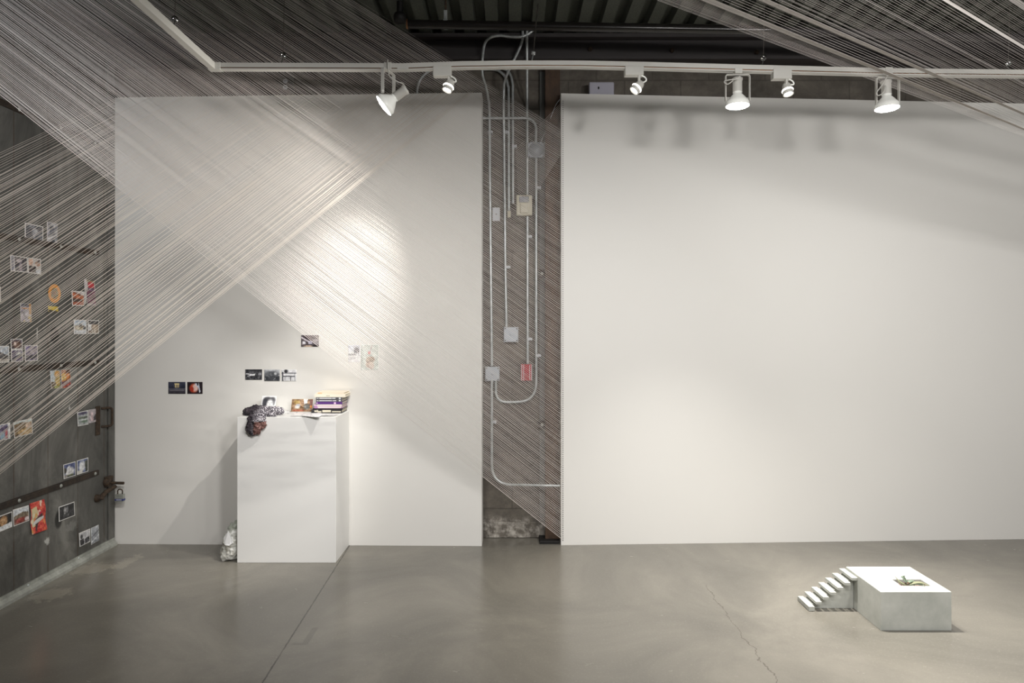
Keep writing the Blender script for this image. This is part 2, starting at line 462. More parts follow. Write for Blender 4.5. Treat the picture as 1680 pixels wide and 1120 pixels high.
# sheet metal sliding door
dr = thing('door_1', (LW - 0.03, 3.0, 0.0), 'grey zinc clad sliding door covered with photographs', 'door', kind='structure')
m = MB(); m.box((-2.80, -1.0, 0.05), (LW, 4.62, 3.3)); m.build('door_panel', M_door, dr)
m = MB(); m.box((-2.80, 4.625, 0.02), (LW + 0.006, 4.70, 3.3)); m.build('door_jamb', M_door, dr)
for zc in (0.535, 1.262, 1.982, 2.70):
    m = MB(); m.cbox((LW - 0.005, -1.0, zc - 0.017), (LW + 0.012, 4.515, zc + 0.017), 0.004)
    st = m.build('strap', M_darkplate, dr)
    for yy in (4.47, 4.13, 3.78, 3.50, 3.2, 2.9):
        m = MB(); m.lathe(frame((LW + 0.011, yy, zc), (1, 0, 0), (0, 1, 0)), [(0.012, 0), (0.010, 0.004), (0.004, 0.007), (0, 0.007)], 8)
        m.build('rivet', M_galvdull, st)
# pull handle
a = onleft(160, 671); b = onleft(161, 706)
m = MB(); m.cbox((LW, a.y - 0.025, b.z - 0.03), (LW + 0.006, a.y + 0.022, a.z + 0.02), 0.002)
hd = m.build('handle_plate', M_rust, dr)
y0 = onleft(166, 690).y; y1 = onleft(173, 690).y + 0.02
m = MB(); m.tube(fillet([(LW, y0, a.z), (LW + 0.045, y1 - 0.02, a.z), (LW + 0.045, y1 - 0.02, b.z + 0.02), (LW, y0, b.z + 0.02)], 0.02), 0.008, 8); m.build('pull_bar', M_rust, hd)
# hasp, staple and bolt
q = onleft(158, 817); e = P(199, 806, 4.62)
m = MB(); m.lathe(frame((LW, q.y, q.z), (1, 0, 0), (0, 1, 0)), [(0.026, 0), (0.026, 0.012), (0.014, 0.03), (0.012, 0.045), (0, 0.046)], 12)
hs = m.build('hasp', M_rust, dr)
m = MB(); m.tube([(LW + 0.028, q.y, q.z), (LW + 0.035, 4.55, q.z + 0.03), (LW + 0.045, 4.64, q.z + 0.045)], [0.017, 0.015, 0.012], 8); m.build('hasp_arm', M_rust, hs)
m = MB(); m.lathe(frame((LW, 4.60, q.z + 0.085), (1, 0, 0), (0, 1, 0)), [(0.03, 0), (0.03, 0.016), (0.02, 0.03), (0, 0.032)], 12); m.cbox((LW, 4.585, q.z + 0.05), (LW + 0.03, 4.645, q.z + 0.12), 0.005)
m.build('staple_plate', M_rust, hs)
m = MB(); m.tube([(LW + 0.02, 4.62, q.z + 0.075), (LW + 0.07, 4.63, q.z + 0.07), (LW + 0.105, 4.635, q.z + 0.068)], 0.010, 8); m.build('staple', M_rust, hs)
# floor track of the door
m = MB(); m.prism([(LW, 0.0), (LW, 0.050), (LW + 0.010, 0.050), (LW + 0.012, 0.034), (LW + 0.030, 0.016), (LW + 0.032, 0.0)], 'y', -1.0, 4.69)
tr = m.build('trim_1', M_galvdull); struct(tr)
for yy in (4.3, 3.85, 3.4, 2.9):
    m = MB(); m.lathe(frame((LW + 0.012, yy, 0.040), (1, 0, 0.3), (0, 1, 0)), [(0.007, 0), (0.006, 0.003), (0, 0.004)], 8); m.build('screw', M_galv, tr)

# padlock
pl = P(197, 816, 4.63)
lk = thing('padlock', (pl.x, pl.y, pl.z - 0.027), 'grey laminated padlock with blue band hanging from the rusty door hasp', 'padlock')
m = MB()
for i in range(8):
    z0 = pl.z - 0.027 + i * 0.0065
    m.cbox((pl.x - 0.028, pl.y - 0.012, z0), (pl.x + 0.028, pl.y + 0.012, z0 + 0.0060), 0.001)
m.box((pl.x - 0.026, pl.y - 0.010, pl.z - 0.026), (pl.x + 0.026, pl.y + 0.010, pl.z + 0.024)); m.build('lock_body', M_galvdull, lk)
m = MB(); m.tube(fillet([(pl.x - 0.016, pl.y, pl.z + 0.02), (pl.x - 0.016, pl.y, pl.z + 0.056), (pl.x + 0.016, pl.y, pl.z + 0.056), (pl.x + 0.016, pl.y, pl.z + 0.02)], 0.015), 0.0042, 8); m.build('shackle', M_rust, lk)
m = MB(); m.cbox((pl.x - 0.029, pl.y - 0.0135, pl.z - 0.019), (pl.x + 0.029, pl.y + 0.0135, pl.z - 0.006), 0.001)
m.build('label_band', mat('blue_label', srgb(60, 66, 120), 0.5), lk)
m = MB(); m.box((pl.x - 0.018, pl.y - 0.0142, pl.z - 0.0145), (pl.x + 0.018, pl.y - 0.0130, pl.z - 0.0105)); m.build('label_stripe', M_plast, lk)

# rusty column with base plate between the walls, brackets
cl = thing('steel_column', (0.33, 4.8, 0.0), 'red oxide steel column at the edge of the gap beside right wall', 'column', kind='structure')
m = MB(); m.box((0.232, 4.752, 0.02), (0.334, 4.762, 3.325)); m.box((0.278, 4.762, 0.02), (0.288, 4.84, 3.325)); m.box((0.232, 4.84, 0.02), (0.334, 4.85, 3.325)); m.build('column_shaft', M_col, cl)
m = MB(); m.cbox((0.19, 4.70, 0.0), (0.325, 4.835, 0.022), 0.003); m.build('base_plate', M_blackmat, cl)
for v in (449, 696):
    q = P(889, v, 4.82); m = MB(); m.cbox((q.x - 0.024, 4.80, q.z - 0.028), (0.235, 4.853, q.z + 0.028), 0.003)
    bk = m.build('bracket', M_darkplate, cl)
    m = MB(); m.lathe(frame((q.x, 4.80, q.z), (0, -1, 0)), [(0.012, 0), (0.012, 0.008), (0, 0.01)], 6, smooth=False); m.build('bracket_bolt', M_galvdull, bk)
m = MB(); m.box((0.196, 4.835, 0.12), (0.232, 4.853, 3.3)); m.build('edge_strip', mat('grey_strip', srgb(112,112,108), 0.7), cl)

# ------------------------------------------------------------------ conduits and boxes in the gap
YC = 4.825
def CP(pts, Y=YC): return [P(u, v, Y) for (u, v) in pts]
def CPB(pts, Y=YC):                    # passes in front of the beam, then lies back on the wall
    return [P(u, v, 4.640 + (Y - 4.640) * min(1, max(0, (v - 112) / 60.0))) for (u, v) in pts]
def conduit(path, r, label, straps=(), m_=None, smoothpath=True):
    mb = MB(); mb.tube(path, r, 10)
    o = mb.build('conduit', m_ or M_galv)
    tag(o, label, 'conduit', 'electrical conduits in the gap')
    for (u, v) in straps:
        q = P(u, v, YC)
        s = MB(); s.cbox((q.x - 0.004, YC - 0.012, q.z - 0.009), (q.x + 0.032, 4.852, q.z + 0.009), 0.002)
        s.lathe(frame((q.x + 0.021, YC - 0.012, q.z), (0, -1, 0)), [(0.006, 0), (0.005, 0.004), (0, 0.005)], 8)
        so = s.build('pipe_strap', M_plast, None)
        so.parent = o; so.location = Vector(so.location) - Vector(o.location)
    return o
R1 = 0.0095
p = catmull(CPB([(878, 46), (868, 55), (855, 60.5), (838, 60.5), (820, 58.5), (804, 62), (795, 73), (791.5, 98), (791.5, 122), (797, 142), (801, 162), (803, 185), (804, 320), (807, 600)], 4.800), 8)
conduit(p, R1, 'flexible conduit arching over the beam and dropping along the left of the gap', ((801, 217),))
p = catmull(CPB([(857, 40), (857.5, 62), (852, 80), (840, 105), (830, 127), (826.5, 150), (827, 234), (828, 330), (829, 430), (831, 540)]), 8)
conduit(p, R1, 'conduit bending down to the square white box halfway up the gap', ((827.5, 217), (830, 438)))
p = CP([(792, 114)]) + catmull(CP([(801, 113.5), (815, 115), (827, 124), (833, 140), (834.5, 165), (834.9, 345)]), 6)
conduit(p, R1, 'middle of the three close conduits above the small beige plate')
p = catmull(CP([(812, 110), (825, 112), (835, 119), (840.5, 135), (841.2, 165), (841.6, 334)]), 6)
conduit(p, R1, 'right one of the three close conduits with a clip at its side', ((840.5, 240),))
conduit(CPB([(864.4, 44), (864.6, 108), (864.9, 175), (865.2, 320)]), R1, 'straight conduit rising from the beige alarm unit to the beam')
conduit(CP([(865.2, 352), (865.7, 600)]), R1, 'straight conduit between the beige alarm unit and the red unit', ((865.4, 388), (865.8, 556)))
conduit(fillet(CP([(788, 194), (880, 193.5), (879, 236)], 4.80), 0.095, 10), R1, 'conduit bent a quarter turn into the round covered junction box')
conduit(fillet(CP([(879.6, 256), (879.8, 659), (813.5, 659.5), (813.5, 622)]), 0.16, 10), R1, 'long conduit making a wide U turn below the red unit', ((880, 308), (880, 583)))
conduit(fillet([P(806.9, 622, 4.80), P(806.9, 794, 4.80), P(884, 796, 4.735), P(925, 796.5, 4.735)], 0.14, 10), R1, 'conduit running down from the low box and turning right behind wall', ((807, 692),))
conduit(catmull(CP([(684, 165), (684.5, 148), (688, 134), (697, 122), (712, 113), (740, 110)]), 6), R1, 'curved conduit above the centre wall behind the track light')

def junction(u0, v0, u1, v1, label, roundcover=False):
    a = P(u0, v1, YC - 0.02); b = P(u1, v0, YC - 0.02)
    t_ = thing('junction_box', ((a.x+b.x)/2, 4.84, a.z), label, 'junction box', 'square electrical boxes in the gap')
    m = MB(); m.cbox((a.x + 0.002, 4.812, a.z + 0.002), (b.x - 0.002, 4.854, b.z - 0.002), 0.004); m.build('box_body', M_galv, t_)
    m = MB(); m.cbox((a.x, 4.800, a.z), (b.x, 4.812, b.z), 0.005); cv = m.build('cover', M_greybox, t_)
    cx, cz = (a.x + b.x) / 2, (a.z + b.z) / 2; hw = (b.x - a.x) / 2
    for sx in (-1, 1):
        for sz in (-1, 1):
            m = MB(); m.lathe(frame((cx + sx*hw*0.8, 4.800, cz + sz*hw*0.8), (0, -1, 0)), [(0.005, 0), (0.004, 0.003), (0, 0.004)], 8); m.build('cover_screw', M_nail, cv)
    m = MB()
    if roundcover: m.lathe(frame((cx, 4.800, cz), (0, -1, 0)), [(hw*0.86, 0), (hw*0.84, 0.010), (hw*0.3, 0.014), (hw*0.1, 0.020), (0, 0.02)], 24)
    else: m.lathe(frame((cx, 4.800, cz), (0, -1, 0)), [(hw*0.18, 0), (hw*0.15, 0.002), (0, 0.0024)], 16)
    m.build('cover_boss' if roundcover else 'knockout', M_greybox, cv)
    return t_
junction(865.7, 233, 893.8, 258.5, 'junction box with a raised round cover, highest in the gap', True)
junction(826.3, 536.3, 850.5, 561.2, 'plain square white junction box to the upper left of red unit')
junction(796, 601.3, 819.6, 625, 'plain square white junction box against the left side of the gap')

a = P(847, 353.6, 4.80); b = P(873.2, 320, 4.80)
al = thing('alarm_unit', ((a.x+b.x)/2, 4.85, a.z), 'beige rectangular alarm unit with grey window on the conduits', 'alarm')
m = MB(); m.cbox((a.x, 4.79, a.z), (b.x, 4.853, b.z), 0.008); m.build('housing', M_beige, al)
W_, H_ = b.x - a.x, b.z - a.z
m = MB(); m.cbox((a.x + W_*.18, 4.784, b.z - H_*.36), (b.x - W_*.22, 4.792, b.z - H_*.08), 0.002); m.build('window', mat('grey_window', srgb(120,120,126), 0.25), al)
m = MB(); m.cbox((a.x + W_*.24, 4.778, a.z + H_*.10), (b.x - W_*.22, 4.792, b.z - H_*.40), 0.006); m.build('key_cover', M_beige, al)

a = P(808, 361.6, 4.83); b = P(820, 339.6, 4.83)
wp = thing('wall_plate', ((a.x+b.x)/2, 4.85, a.z), 'small white blank wall plate left of the beige alarm unit', 'wall plate')
m = MB(); m.cbox((a.x, 4.846, a.z), (b.x, 4.853, b.z), 0.002); m.build('plate', M_plast, wp)
m = MB(); m.box(((a.x+b.x)/2-0.004, 4.844, (a.z+b.z)/2-0.004), ((a.x+b.x)/2+0.004, 4.847, (a.z+b.z)/2+0.004)); m.build('screw', M_nail, wp)
a = P(832.6, 356, 4.83); b = P(837.8, 345, 4.83)
m = MB(); m.cbox((a.x, 4.842, a.z), (b.x, 4.853, b.z), 0.002); tag(m.build('coupling_block', M_beige), 'tiny beige block below the three close conduits', 'fitting')

a = P(854.5, 624.3, 4.80); b = P(872.8, 597.5, 4.80)
rd = thing('fire_alarm_strobe', ((a.x+b.x)/2, 4.85, a.z), 'red fire alarm unit with white vertical stripes low in the gap', 'fire alarm')
m = MB(); m.cbox((a.x, 4.80, a.z), (b.x, 4.853, b.z), 0.004); m.build('housing', M_red, rd)
for k in (0.08, 0.25, 0.80, 0.97):
    x = a.x + (b.x - a.x) * k
    m = MB(); m.box((x - 0.002, 4.7975, a.z + 0.004), (x + 0.002, 4.801, b.z - 0.004)); m.build('white_stripe', M_plast, rd)
m = MB(); m.cbox((a.x + W_*.25, 4.79, a.z + 0.02), (a.x + W_*.48, 4.80, b.z - 0.012), 0.002); m.build('grille', M_red, rd)

# twin outlet above the centre wall
a = P(457, 153, 4.83); b = P(482, 124, 4.83)
ou = thing('wall_outlet', ((a.x+b.x)/2, 4.85, a.z), 'metal twin outlet plate on the dark wall above centre wall', 'outlet')
m = MB(); m.cbox((a.x, 4.825, a.z), (b.x, 4.853, b.z), 0.008); m.build('plate', mat('dull_plate', srgb(92,90,86), 0.5, 0.4), ou)
for v in (133, 143):
    q = P(468, v, 4.825); m = MB(); m.lathe(frame((q.x, 4.825, q.z), (0, -1, 0)), [(0.017, 0), (0.016, 0.003), (0, 0.0035)], 16)
    for dx in (-0.006, 0.006): m.box((q.x + dx - 0.0015, 4.819, q.z - 0.003), (q.x + dx + 0.0015, 4.8215, q.z + 0.006), 1)
    m.build('receptacle', [M_plast, M_black2], ou)

# little white box on the right wall
a = P(966.5, 153, 4.74); b = P(1007.5, 134.5, 4.74)
wb_ = thing('small_computer', ((a.x+b.x)/2, 4.76, 3.093), 'small pale rounded box with a dark oval mark on top of right wall', 'box')
m = MB(); m.cbox((a.x, 4.735, 3.093), (b.x, 4.80, b.z), 0.008); m.build('case', mat('pale_grey_plastic', srgb(186,184,196), 0.4), wb_)
q = P(982, 144.3, 4.735); m = MB()
m.add([(q.x + 0.006*math.cos(k*math.pi/8), 4.7338, q.z + 0.010*math.sin(k*math.pi/8)) for k in range(16)], [tuple(range(16))])
m.build('oval_mark', M_black2, wb_)

# white cord from the corner of the right wall
m = MB(); m.tube(catmull([P(920, 161, 4.70), P(912, 172, 4.72), P(904, 192, 4.75), P(895, 215, 4.78), P(886, 236, 4.80)], 6), 0.002, 6)
tag(m.build('cord', M_plast), 'thin pale cord sagging from the top corner of right wall', 'cord')

# black pipes under the deck
bp = thing('black_pipe', (2.0, 4.2, 3.35), 'glossy black pipe under the roof deck with a capped left end', 'pipe')
A_, B_ = P(668, 39.5, 4.2), P(1262, 49.5, 4.12)
m = MB(); m.tube([A_, B_], 0.027, 20); m.build('pipe_run', M_black, bp)
m = MB(); m.tube([A_ - Vector((0.004, 0, 0)), A_ + Vector((0.006, 0, 0))], 0.029, 20); m.build('end_cap', M_brass, bp)
B2_ = P(1750, 66, 4.12); m = MB(); m.tube([B_, B2_], 0.024, 16); m.build('pipe_extension', M_beam, bp)
m = MB(); q = P(731, 40, 4.2); m.tube([(q.x - 0.012, q.y, q.z), (q.x + 0.012, q.y, q.z)], 0.031, 20, cap=False); m.box((q.x - 0.010, q.y - 0.006, q.z + 0.028), (q.x + 0.010, q.y + 0.006, q.z + 0.085))
cp_ = m.build('clamp', M_galv, bp)
m = MB(); m.tube([(q.x, q.y, q.z + 0.08), (q.x, q.y, CEIL - 0.001)], 0.006, 8); m.build('clamp_rod', M_rust, cp_)
m = MB(); q = P(656, 28, 4.25); m.tube([(q.x, q.y, q.z), (q.x, q.y, CEIL - 0.001)], 0.020, 12); m.lathe(frame(q, (0, 0, 1)), [(0, -0.03), (0.035, -0.03), (0.04, 0), (0.035, 0.02), (0, 0.02)], 14)
tag(m.build('pipe_hanger', M_blackmat), 'black hanger rod and flange left of the capped pipe', 'hanger')

# ------------------------------------------------------------------ lighting track
YT = 3.65
tk = thing('lighting_track', (0.0, YT, 2.88), 'long white lighting track bent at a corner on the left', 'lighting track')
def track_run(pts, name='track_bar'):
    # rectangular section swept along pts; two bright conductors in a slot near the bottom
    m = MB(); h0, h1 = 0.018, -0.018; d = 0.017
    pts = [Vector(p) for p in pts]
    def offs(i):
        a = pts[max(i-1, 0)]; b = pts[min(i+1, len(pts)-1)]; t_ = (b - a); t_.z = 0; t_.normalize(); return Vector((t_.y, -t_.x, 0))
    sec = [(d, h0), (d, -0.006), (d - 0.007, -0.006), (d - 0.007, -0.0115), (d, -0.0115), (d, h1), (-d, h1), (-d, h0)]
    vs = []
    for i, p_ in enumerate(pts):
        o_ = offs(i)
        if o_.y > 0 and abs(o_.y) > 0.3: o_ = -o_
        for (a, z) in sec: vs.append(p_ + o_ * a + Vector((0, 0, z)))
    n = len(sec)
    for i in range(len(pts) - 1):
        for k in range(n):
            m.add([], []) ; m.f.append((i*n+k, i*n+(k+1) % n, (i+1)*n+(k+1) % n, (i+1)*n+k)); m.m.append(1 if k in (2,) else 0); m.sm.append(False)
    m.v = [tuple(x) for x in vs]
    m.f += [tuple(range(n))[::-1], tuple(range(len(vs)-n, len(vs)))]; m.m += [0, 0]; m.sm += [False, False]
    return m.build(name, [M_trackw, M_brass], tk)
track_run([P(350, 110, YT), P(500, 110.5, YT), P(661, 111.2, YT)])
track_run([P(661, 111.2, YT), P(760, 107.8, YT), P(850, 106.5, YT), P(950, 106.7, YT), P(1060, 109, YT), P(1210, 113, YT)])
track_run([P(1210, 113, YT), P(1330, 116, YT), P(1450, 119, YT), P(1680, 121.8, YT), P(1800, 123, YT)])
cr_ = P(350, 110, YT); far = Vector((-1.585, 2.75, 2.886)); far2 = Vector((-1.56, 1.2, 2.886))
track_run([cr_, far, far2])
m = MB(); m.cbox((cr_.x - 0.022, YT - 0.021, cr_.z - 0.020), (cr_.x + 0.045, YT + 0.02, cr_.z + 0.0195), 0.002); m.build('corner_connector', M_trackw, tk)
m = MB(); q = P(661.5, 113.6, YT); m.cbox((q.x - 0.03, YT - 0.0195, q.z - 0.006), (q.x + 0.03, YT, q.z + 0.006), 0.001); m.build('joint_connector', M_trackw, tk)
def hanger(u, v, label, Y=YT, vk=None):
    q = P(u, v, Y)
    t_ = thing('track_hanger', q, label, 'hanger', 'wire hangers holding the lighting track')
    m = MB(); m.tube([q, (q.x + 0.008, q.y, q.z + 0.035)], 0.0035, 6); m.lathe(frame((q.x + 0.008, q.y, q.z + 0.045), (0, 1, 0)), [(0.010, -0.006), (0.016, -0.004), (0.016, 0.004), (0.010, 0.006)], 12); m.build('hook', M_chrome, t_)
    m = MB(); m.tube([(q.x + 0.008, q.y, q.z + 0.05), (q.x + 0.02, q.y, CEIL - 0.001)], 0.0016, 5); m.build('wire', M_nail, t_)
hanger(462, 105, 'hook and wire on the track above the centre wall outlet')
hanger(1250, 108, 'small ring hook on the track between two right lamps')
hanger(1652, 117, 'ring hook near the far right end of the track')
q = P(284, 48, 3.09)
hanger(284, 47, 'hook on the slanting left arm of the track', 3.23)
t_ = thing('track_hanger', P(872, 102, YT), 'thin rod with a metal knuckle in front of the beam', 'hanger', 'wire hangers holding the lighting track')
m = MB(); m.tube([P(872, 102, YT), P(875, 88, YT + .1)], 0.003, 6); m.lathe(frame(P(875, 87, YT + .1), (0.2, -.3, 1)), [(0, -0.01), (0.011, -0.008), (0.011, 0.008), (0, 0.01)], 10); m.build('knuckle', M_galv, t_)
m = MB(); m.tube([P(875, 87, YT + .1), P(880, 30, YT + .45), P(884, 0, YT + .7)], 0.004, 6); m.build('rod', M_nail, t_)

# ------------------------------------------------------------------ lamps
def spot_small(ub0, ub1, vtop, vbot, hu, hv, dirv, label):
    # white adapter box, stem, loop of cable, snoot head with a lit lens
    Y = YT
    a = P(ub0, vbot, Y); b = P(ub1, vtop, Y)
    root = thing('track_spotlight', ((a.x+b.x)/2, Y, a.z), label, 'track light', 'small halogen spotlights on the track')
    m = MB(); m.cbox((a.x, Y - 0.022, a.z), (b.x, Y + 0.022, b.z), 0.003); m.build('adapter', M_trackw, root)
    h = P(hu, hv, Y); d = Vector(dirv).normalized()
    M = frame(h, d, (0, 1, 0.1))
    sx = h.x - d.x * 0.025
    m = MB(); m.box((sx - 0.012, Y - 0.014, h.z + 0.004), (sx - 0.001, Y + 0.004, a.z + 0.004)); m.build('stem', M_trackw, root)
    m = MB(); m.lathe(M, [(0.0, -0.040), (0.016, -0.040), (0.022, -0.028), (0.025, -0.006), (0.028, 0.0), (0.028, 0.026), (0.025, 0.026), (0.023, 0.004), (0.0, 0.0)], 20); hdp = m.build('lamp_head', M_trackw, root)
    m = MB(); m.disc(M, 0.0235, 0.012, 20); m.build('lens', M_lens, hdp)
    m = MB(); m.lathe(M, [(0.0285, -0.003), (0.0310, 0.002), (0.0285, 0.007)], 20); m.build('lens_ring', M_ring, hdp)
    m = MB(); k = h - d * 0.035; m.tube(catmull([(sx + 0.004, Y - 0.01, a.z + 0.002), (sx + 0.026, Y - 0.012, a.z - 0.012), (sx + 0.030, Y - 0.01, a.z - 0.028), k], 6), 0.004, 8); m.build('cable', M_glow, root)
spot_small(711, 741, 110, 126.5, 736, 142, (-0.38, -0.22, -1), 'small halogen spotlight shining over the centre wall right of the big tilted lamp')
spot_small(1024.5, 1055, 110, 125, 1045, 144, (-0.85, -0.12, -0.95), 'small halogen spotlight at middle of the track above right wall corner')
spot_small(1266.5, 1297, 114, 131, 1292, 148, (0.12, -0.25, -1), 'small bright spotlight between the two upright big lamps')

def par_lamp(u, adv0, adv1, root_label, d, face_c, yoke_xy, u0=None, cable=None, side=False):
    Y = YT
    d = Vector(d).normalized()
    fc = Vector(face_c)                                    # centre of the lit face
    root = thing('track_floodlight', (P(u, adv1, Y).x, Y, P(u, adv1, Y).z), root_label, 'track light', 'large bulb floodlights on the track')
    a = P(u - 6, adv1, Y); b = P(u + 6, adv0, Y)
    m = MB(); m.cbox((a.x, Y - 0.02, a.z), (b.x, Y + 0.02, b.z), 0.002); m.build('adapter', M_trackw, root)
    M = frame(fc, d, (1, 0, 0) if not side else (0, 1, 0))
    # socket cylinder, 0.062 x 0.10, its rear collar and cone bulb
    m = MB(); m.lathe(M, [(0, -0.152), (0.022, -0.152), (0.0275, -0.149), (0.0275, -0.138), (0.0245, -0.136), (0.0245, -0.078), (0.020, -0.074), (0, -0.074)], 24); m.build('socket', M_trackw, root)
    m = MB(); m.lathe(M, [(0.021, -0.078), (0.0255, -0.073), (0.021, -0.068), (0.024, -0.064), (0.040, -0.046), (0.052, -0.030), (0.060, -0.022), (0.061, -0.012), (0.060, 0.0)], 28)
    bl = m.build('bulb', M_glow, root)
    m = MB(); m.lathe(M, [(0.060, -0.001), (0.052, 0.004), (0.03, 0.009), (0, 0.010)], 28); m.build('lens', M_lens, bl)
    # yoke
    m = MB(); top = Vector((P(u, adv1, Y).x, Y, P(u, adv1, Y).z - 0.003)); w2, hgt = yoke_xy
    ax = Vector((1, 0, 0)) if not side else Vector((0.35, 0.94, 0)).normalized()
    path = fillet([top - ax*w2 - Vector((0, 0, hgt)), top - ax*w2, top + ax*w2, top + ax*w2 - Vector((0, 0, hgt))], 0.012, 4)
    # flat bar
    other = ax.cross(Vector((0, 0, 1)))
    vs = []
    for i, p_ in enumerate(path):
        a_ = path[max(i-1, 0)]; b_ = path[min(i+1, len(path)-1)]; t__ = (b_ - a_).normalized(); nn = t__.cross(other).normalized()
        for (s1, s2) in ((-1,-1),(1,-1),(1,1),(-1,1)): vs.append(p_ + other * (0.009*s1) + nn * (0.0022*s2))
    fs = [(i*4+k, i*4+(k+1) % 4, (i+1)*4+(k+1) % 4, (i+1)*4+k) for i in range(len(path)-1) for k in range(4)] + [(3,2,1,0), tuple(len(vs)-4+i for i in range(4))]
    m.add(vs, fs); yk = m.build('yoke', M_trackw, root)
    for s in (-1, 1):
        q_ = top + ax*w2*s - Vector((0, 0, hgt - 0.012)); m = MB(); m.lathe(frame(q_, ax*s), [(0.009, -0.003), (0.009, 0.009), (0.0, 0.010)], 10); m.build('pivot_knob', M_trackw, yk)
    m = MB(); m.tube(catmull([Vector(c_) for c_ in cable], 6), 0.0030, 7); m.build('cable', M_trackw, root)
    return root
q = P(1210, 174, YT); c0 = P(1212, 124, YT)
par_lamp(1210, 113, 122, 'upright big floodlight nearer the middle of the track, cord tied in two loops', (0, -0.02, -1), q, (0.064, 0.140),
         cable=[c0 + Vector((0, -.02, -.01)), P(1203, 132, YT-.03), P(1194, 138, YT-.03), P(1188, 134, YT-.03), P(1196, 131, YT-.04), P(1211, 130, YT-.04)])
q = P(1455.5, 178, YT); c0 = P(1452, 128, YT)
par_lamp(1456, 112, 127, 'upright big floodlight at right with a teardrop loop of cord', (0.03, -0.03, -1), q, (0.0605, 0.142),
         cable=[c0 + Vector((0, -.02, 0)), P(1446, 141, YT-.03), P(1438, 152, YT-.03), P(1441, 156.5, YT-.03), P(1449, 152, YT-.035), P(1453, 140, YT-.03)])
fc = P(629.5, 173.5, YT)
par_lamp(637, 104, 116, 'big floodlight tilted down to the left above the centre wall', (-0.80, -0.06, -0.62), fc, (0.058, 0.135), side=True,
         cable=[P(636, 98, YT-.03), P(637, 115, YT-.04), P(640, 126, YT-.04), P(652, 134, YT-.03), P(661, 137, YT-.02), P(667, 147, YT-.01)])

# ================================================================== PEDESTAL AND WHAT STANDS ON IT
PX0, PX1, PY0, PY1, PZ = -1.744, -1.117, 4.33, 4.672, 0.924
m = MB(); m.cbox((PX0, PY0, 0.0), (PX1, PY1, PZ), 0.0025)
tag(m.build('pedestal', M_ped), 'tall white pedestal standing against the centre wall', 'pedestal')

def printmesh(name, quad, painter, n, th=0.0012, parent=None, curl=None):
    """quad: tl, tr, br, bl world points; painter: Cv canvas; n: outward normal"""
    cv = painter.a; H, W = cv.shape[:2]
    tl, tr, br, bl = [Vector(q) for q in quad]; n = Vector(n).normalized()
    vs, cols = [], []
    for j in range(H):
        for i in range(W):
            s, t_ = i / (W - 1), j / (H - 1)
            p = tl.lerp(tr, s).lerp(bl.lerp(br, s), t_)
            o = n * (th + (curl(s, t_) if curl else 0.0))
            vs.append(p + o); cols.append(cv[j, i])
    fs = [(j*W+i, (j+1)*W+i, (j+1)*W+i+1, j*W+i+1) for j in range(H-1) for i in range(W-1)]
    m = MB(); m.add(vs, fs, 0, True)
    ring = [i for i in range(W)] + [j*W+W-1 for j in range(1, H)] + [(H-1)*W+i for i in range(W-2, -1, -1)] + [j*W for j in range(H-2, 0, -1)]
    base = len(m.v); k = len(ring)
    m.add([Vector(vs[r]) - n * th for r in ring], [])
    cols += [np.array([.85, .85, .84])] * k
    for i in range(k):
        m.f.append((ring[i], ring[(i+1) % k], base + (i+1) % k, base + i)); m.m.append(0); m.sm.append(False)
    m.f.append(tuple(base + i for i in range(k))); m.m.append(0); m.sm.append(False)
    ob = m.build(name, M_print, parent)
    at = ob.data.color_attributes.new('Col', 'FLOAT_COLOR', 'POINT')
    buf = np.ones((len(vs) + k, 4), dtype=np.float32)
    c = np.clip(np.array(cols, dtype=np.float32), 0, 1)
    buf[:, :3] = np.where(c <= 0.04045, c / 12.92, ((c + 0.055) / 1.055) ** 2.4)
    at.data.foreach_set('color', buf.ravel())
    return ob

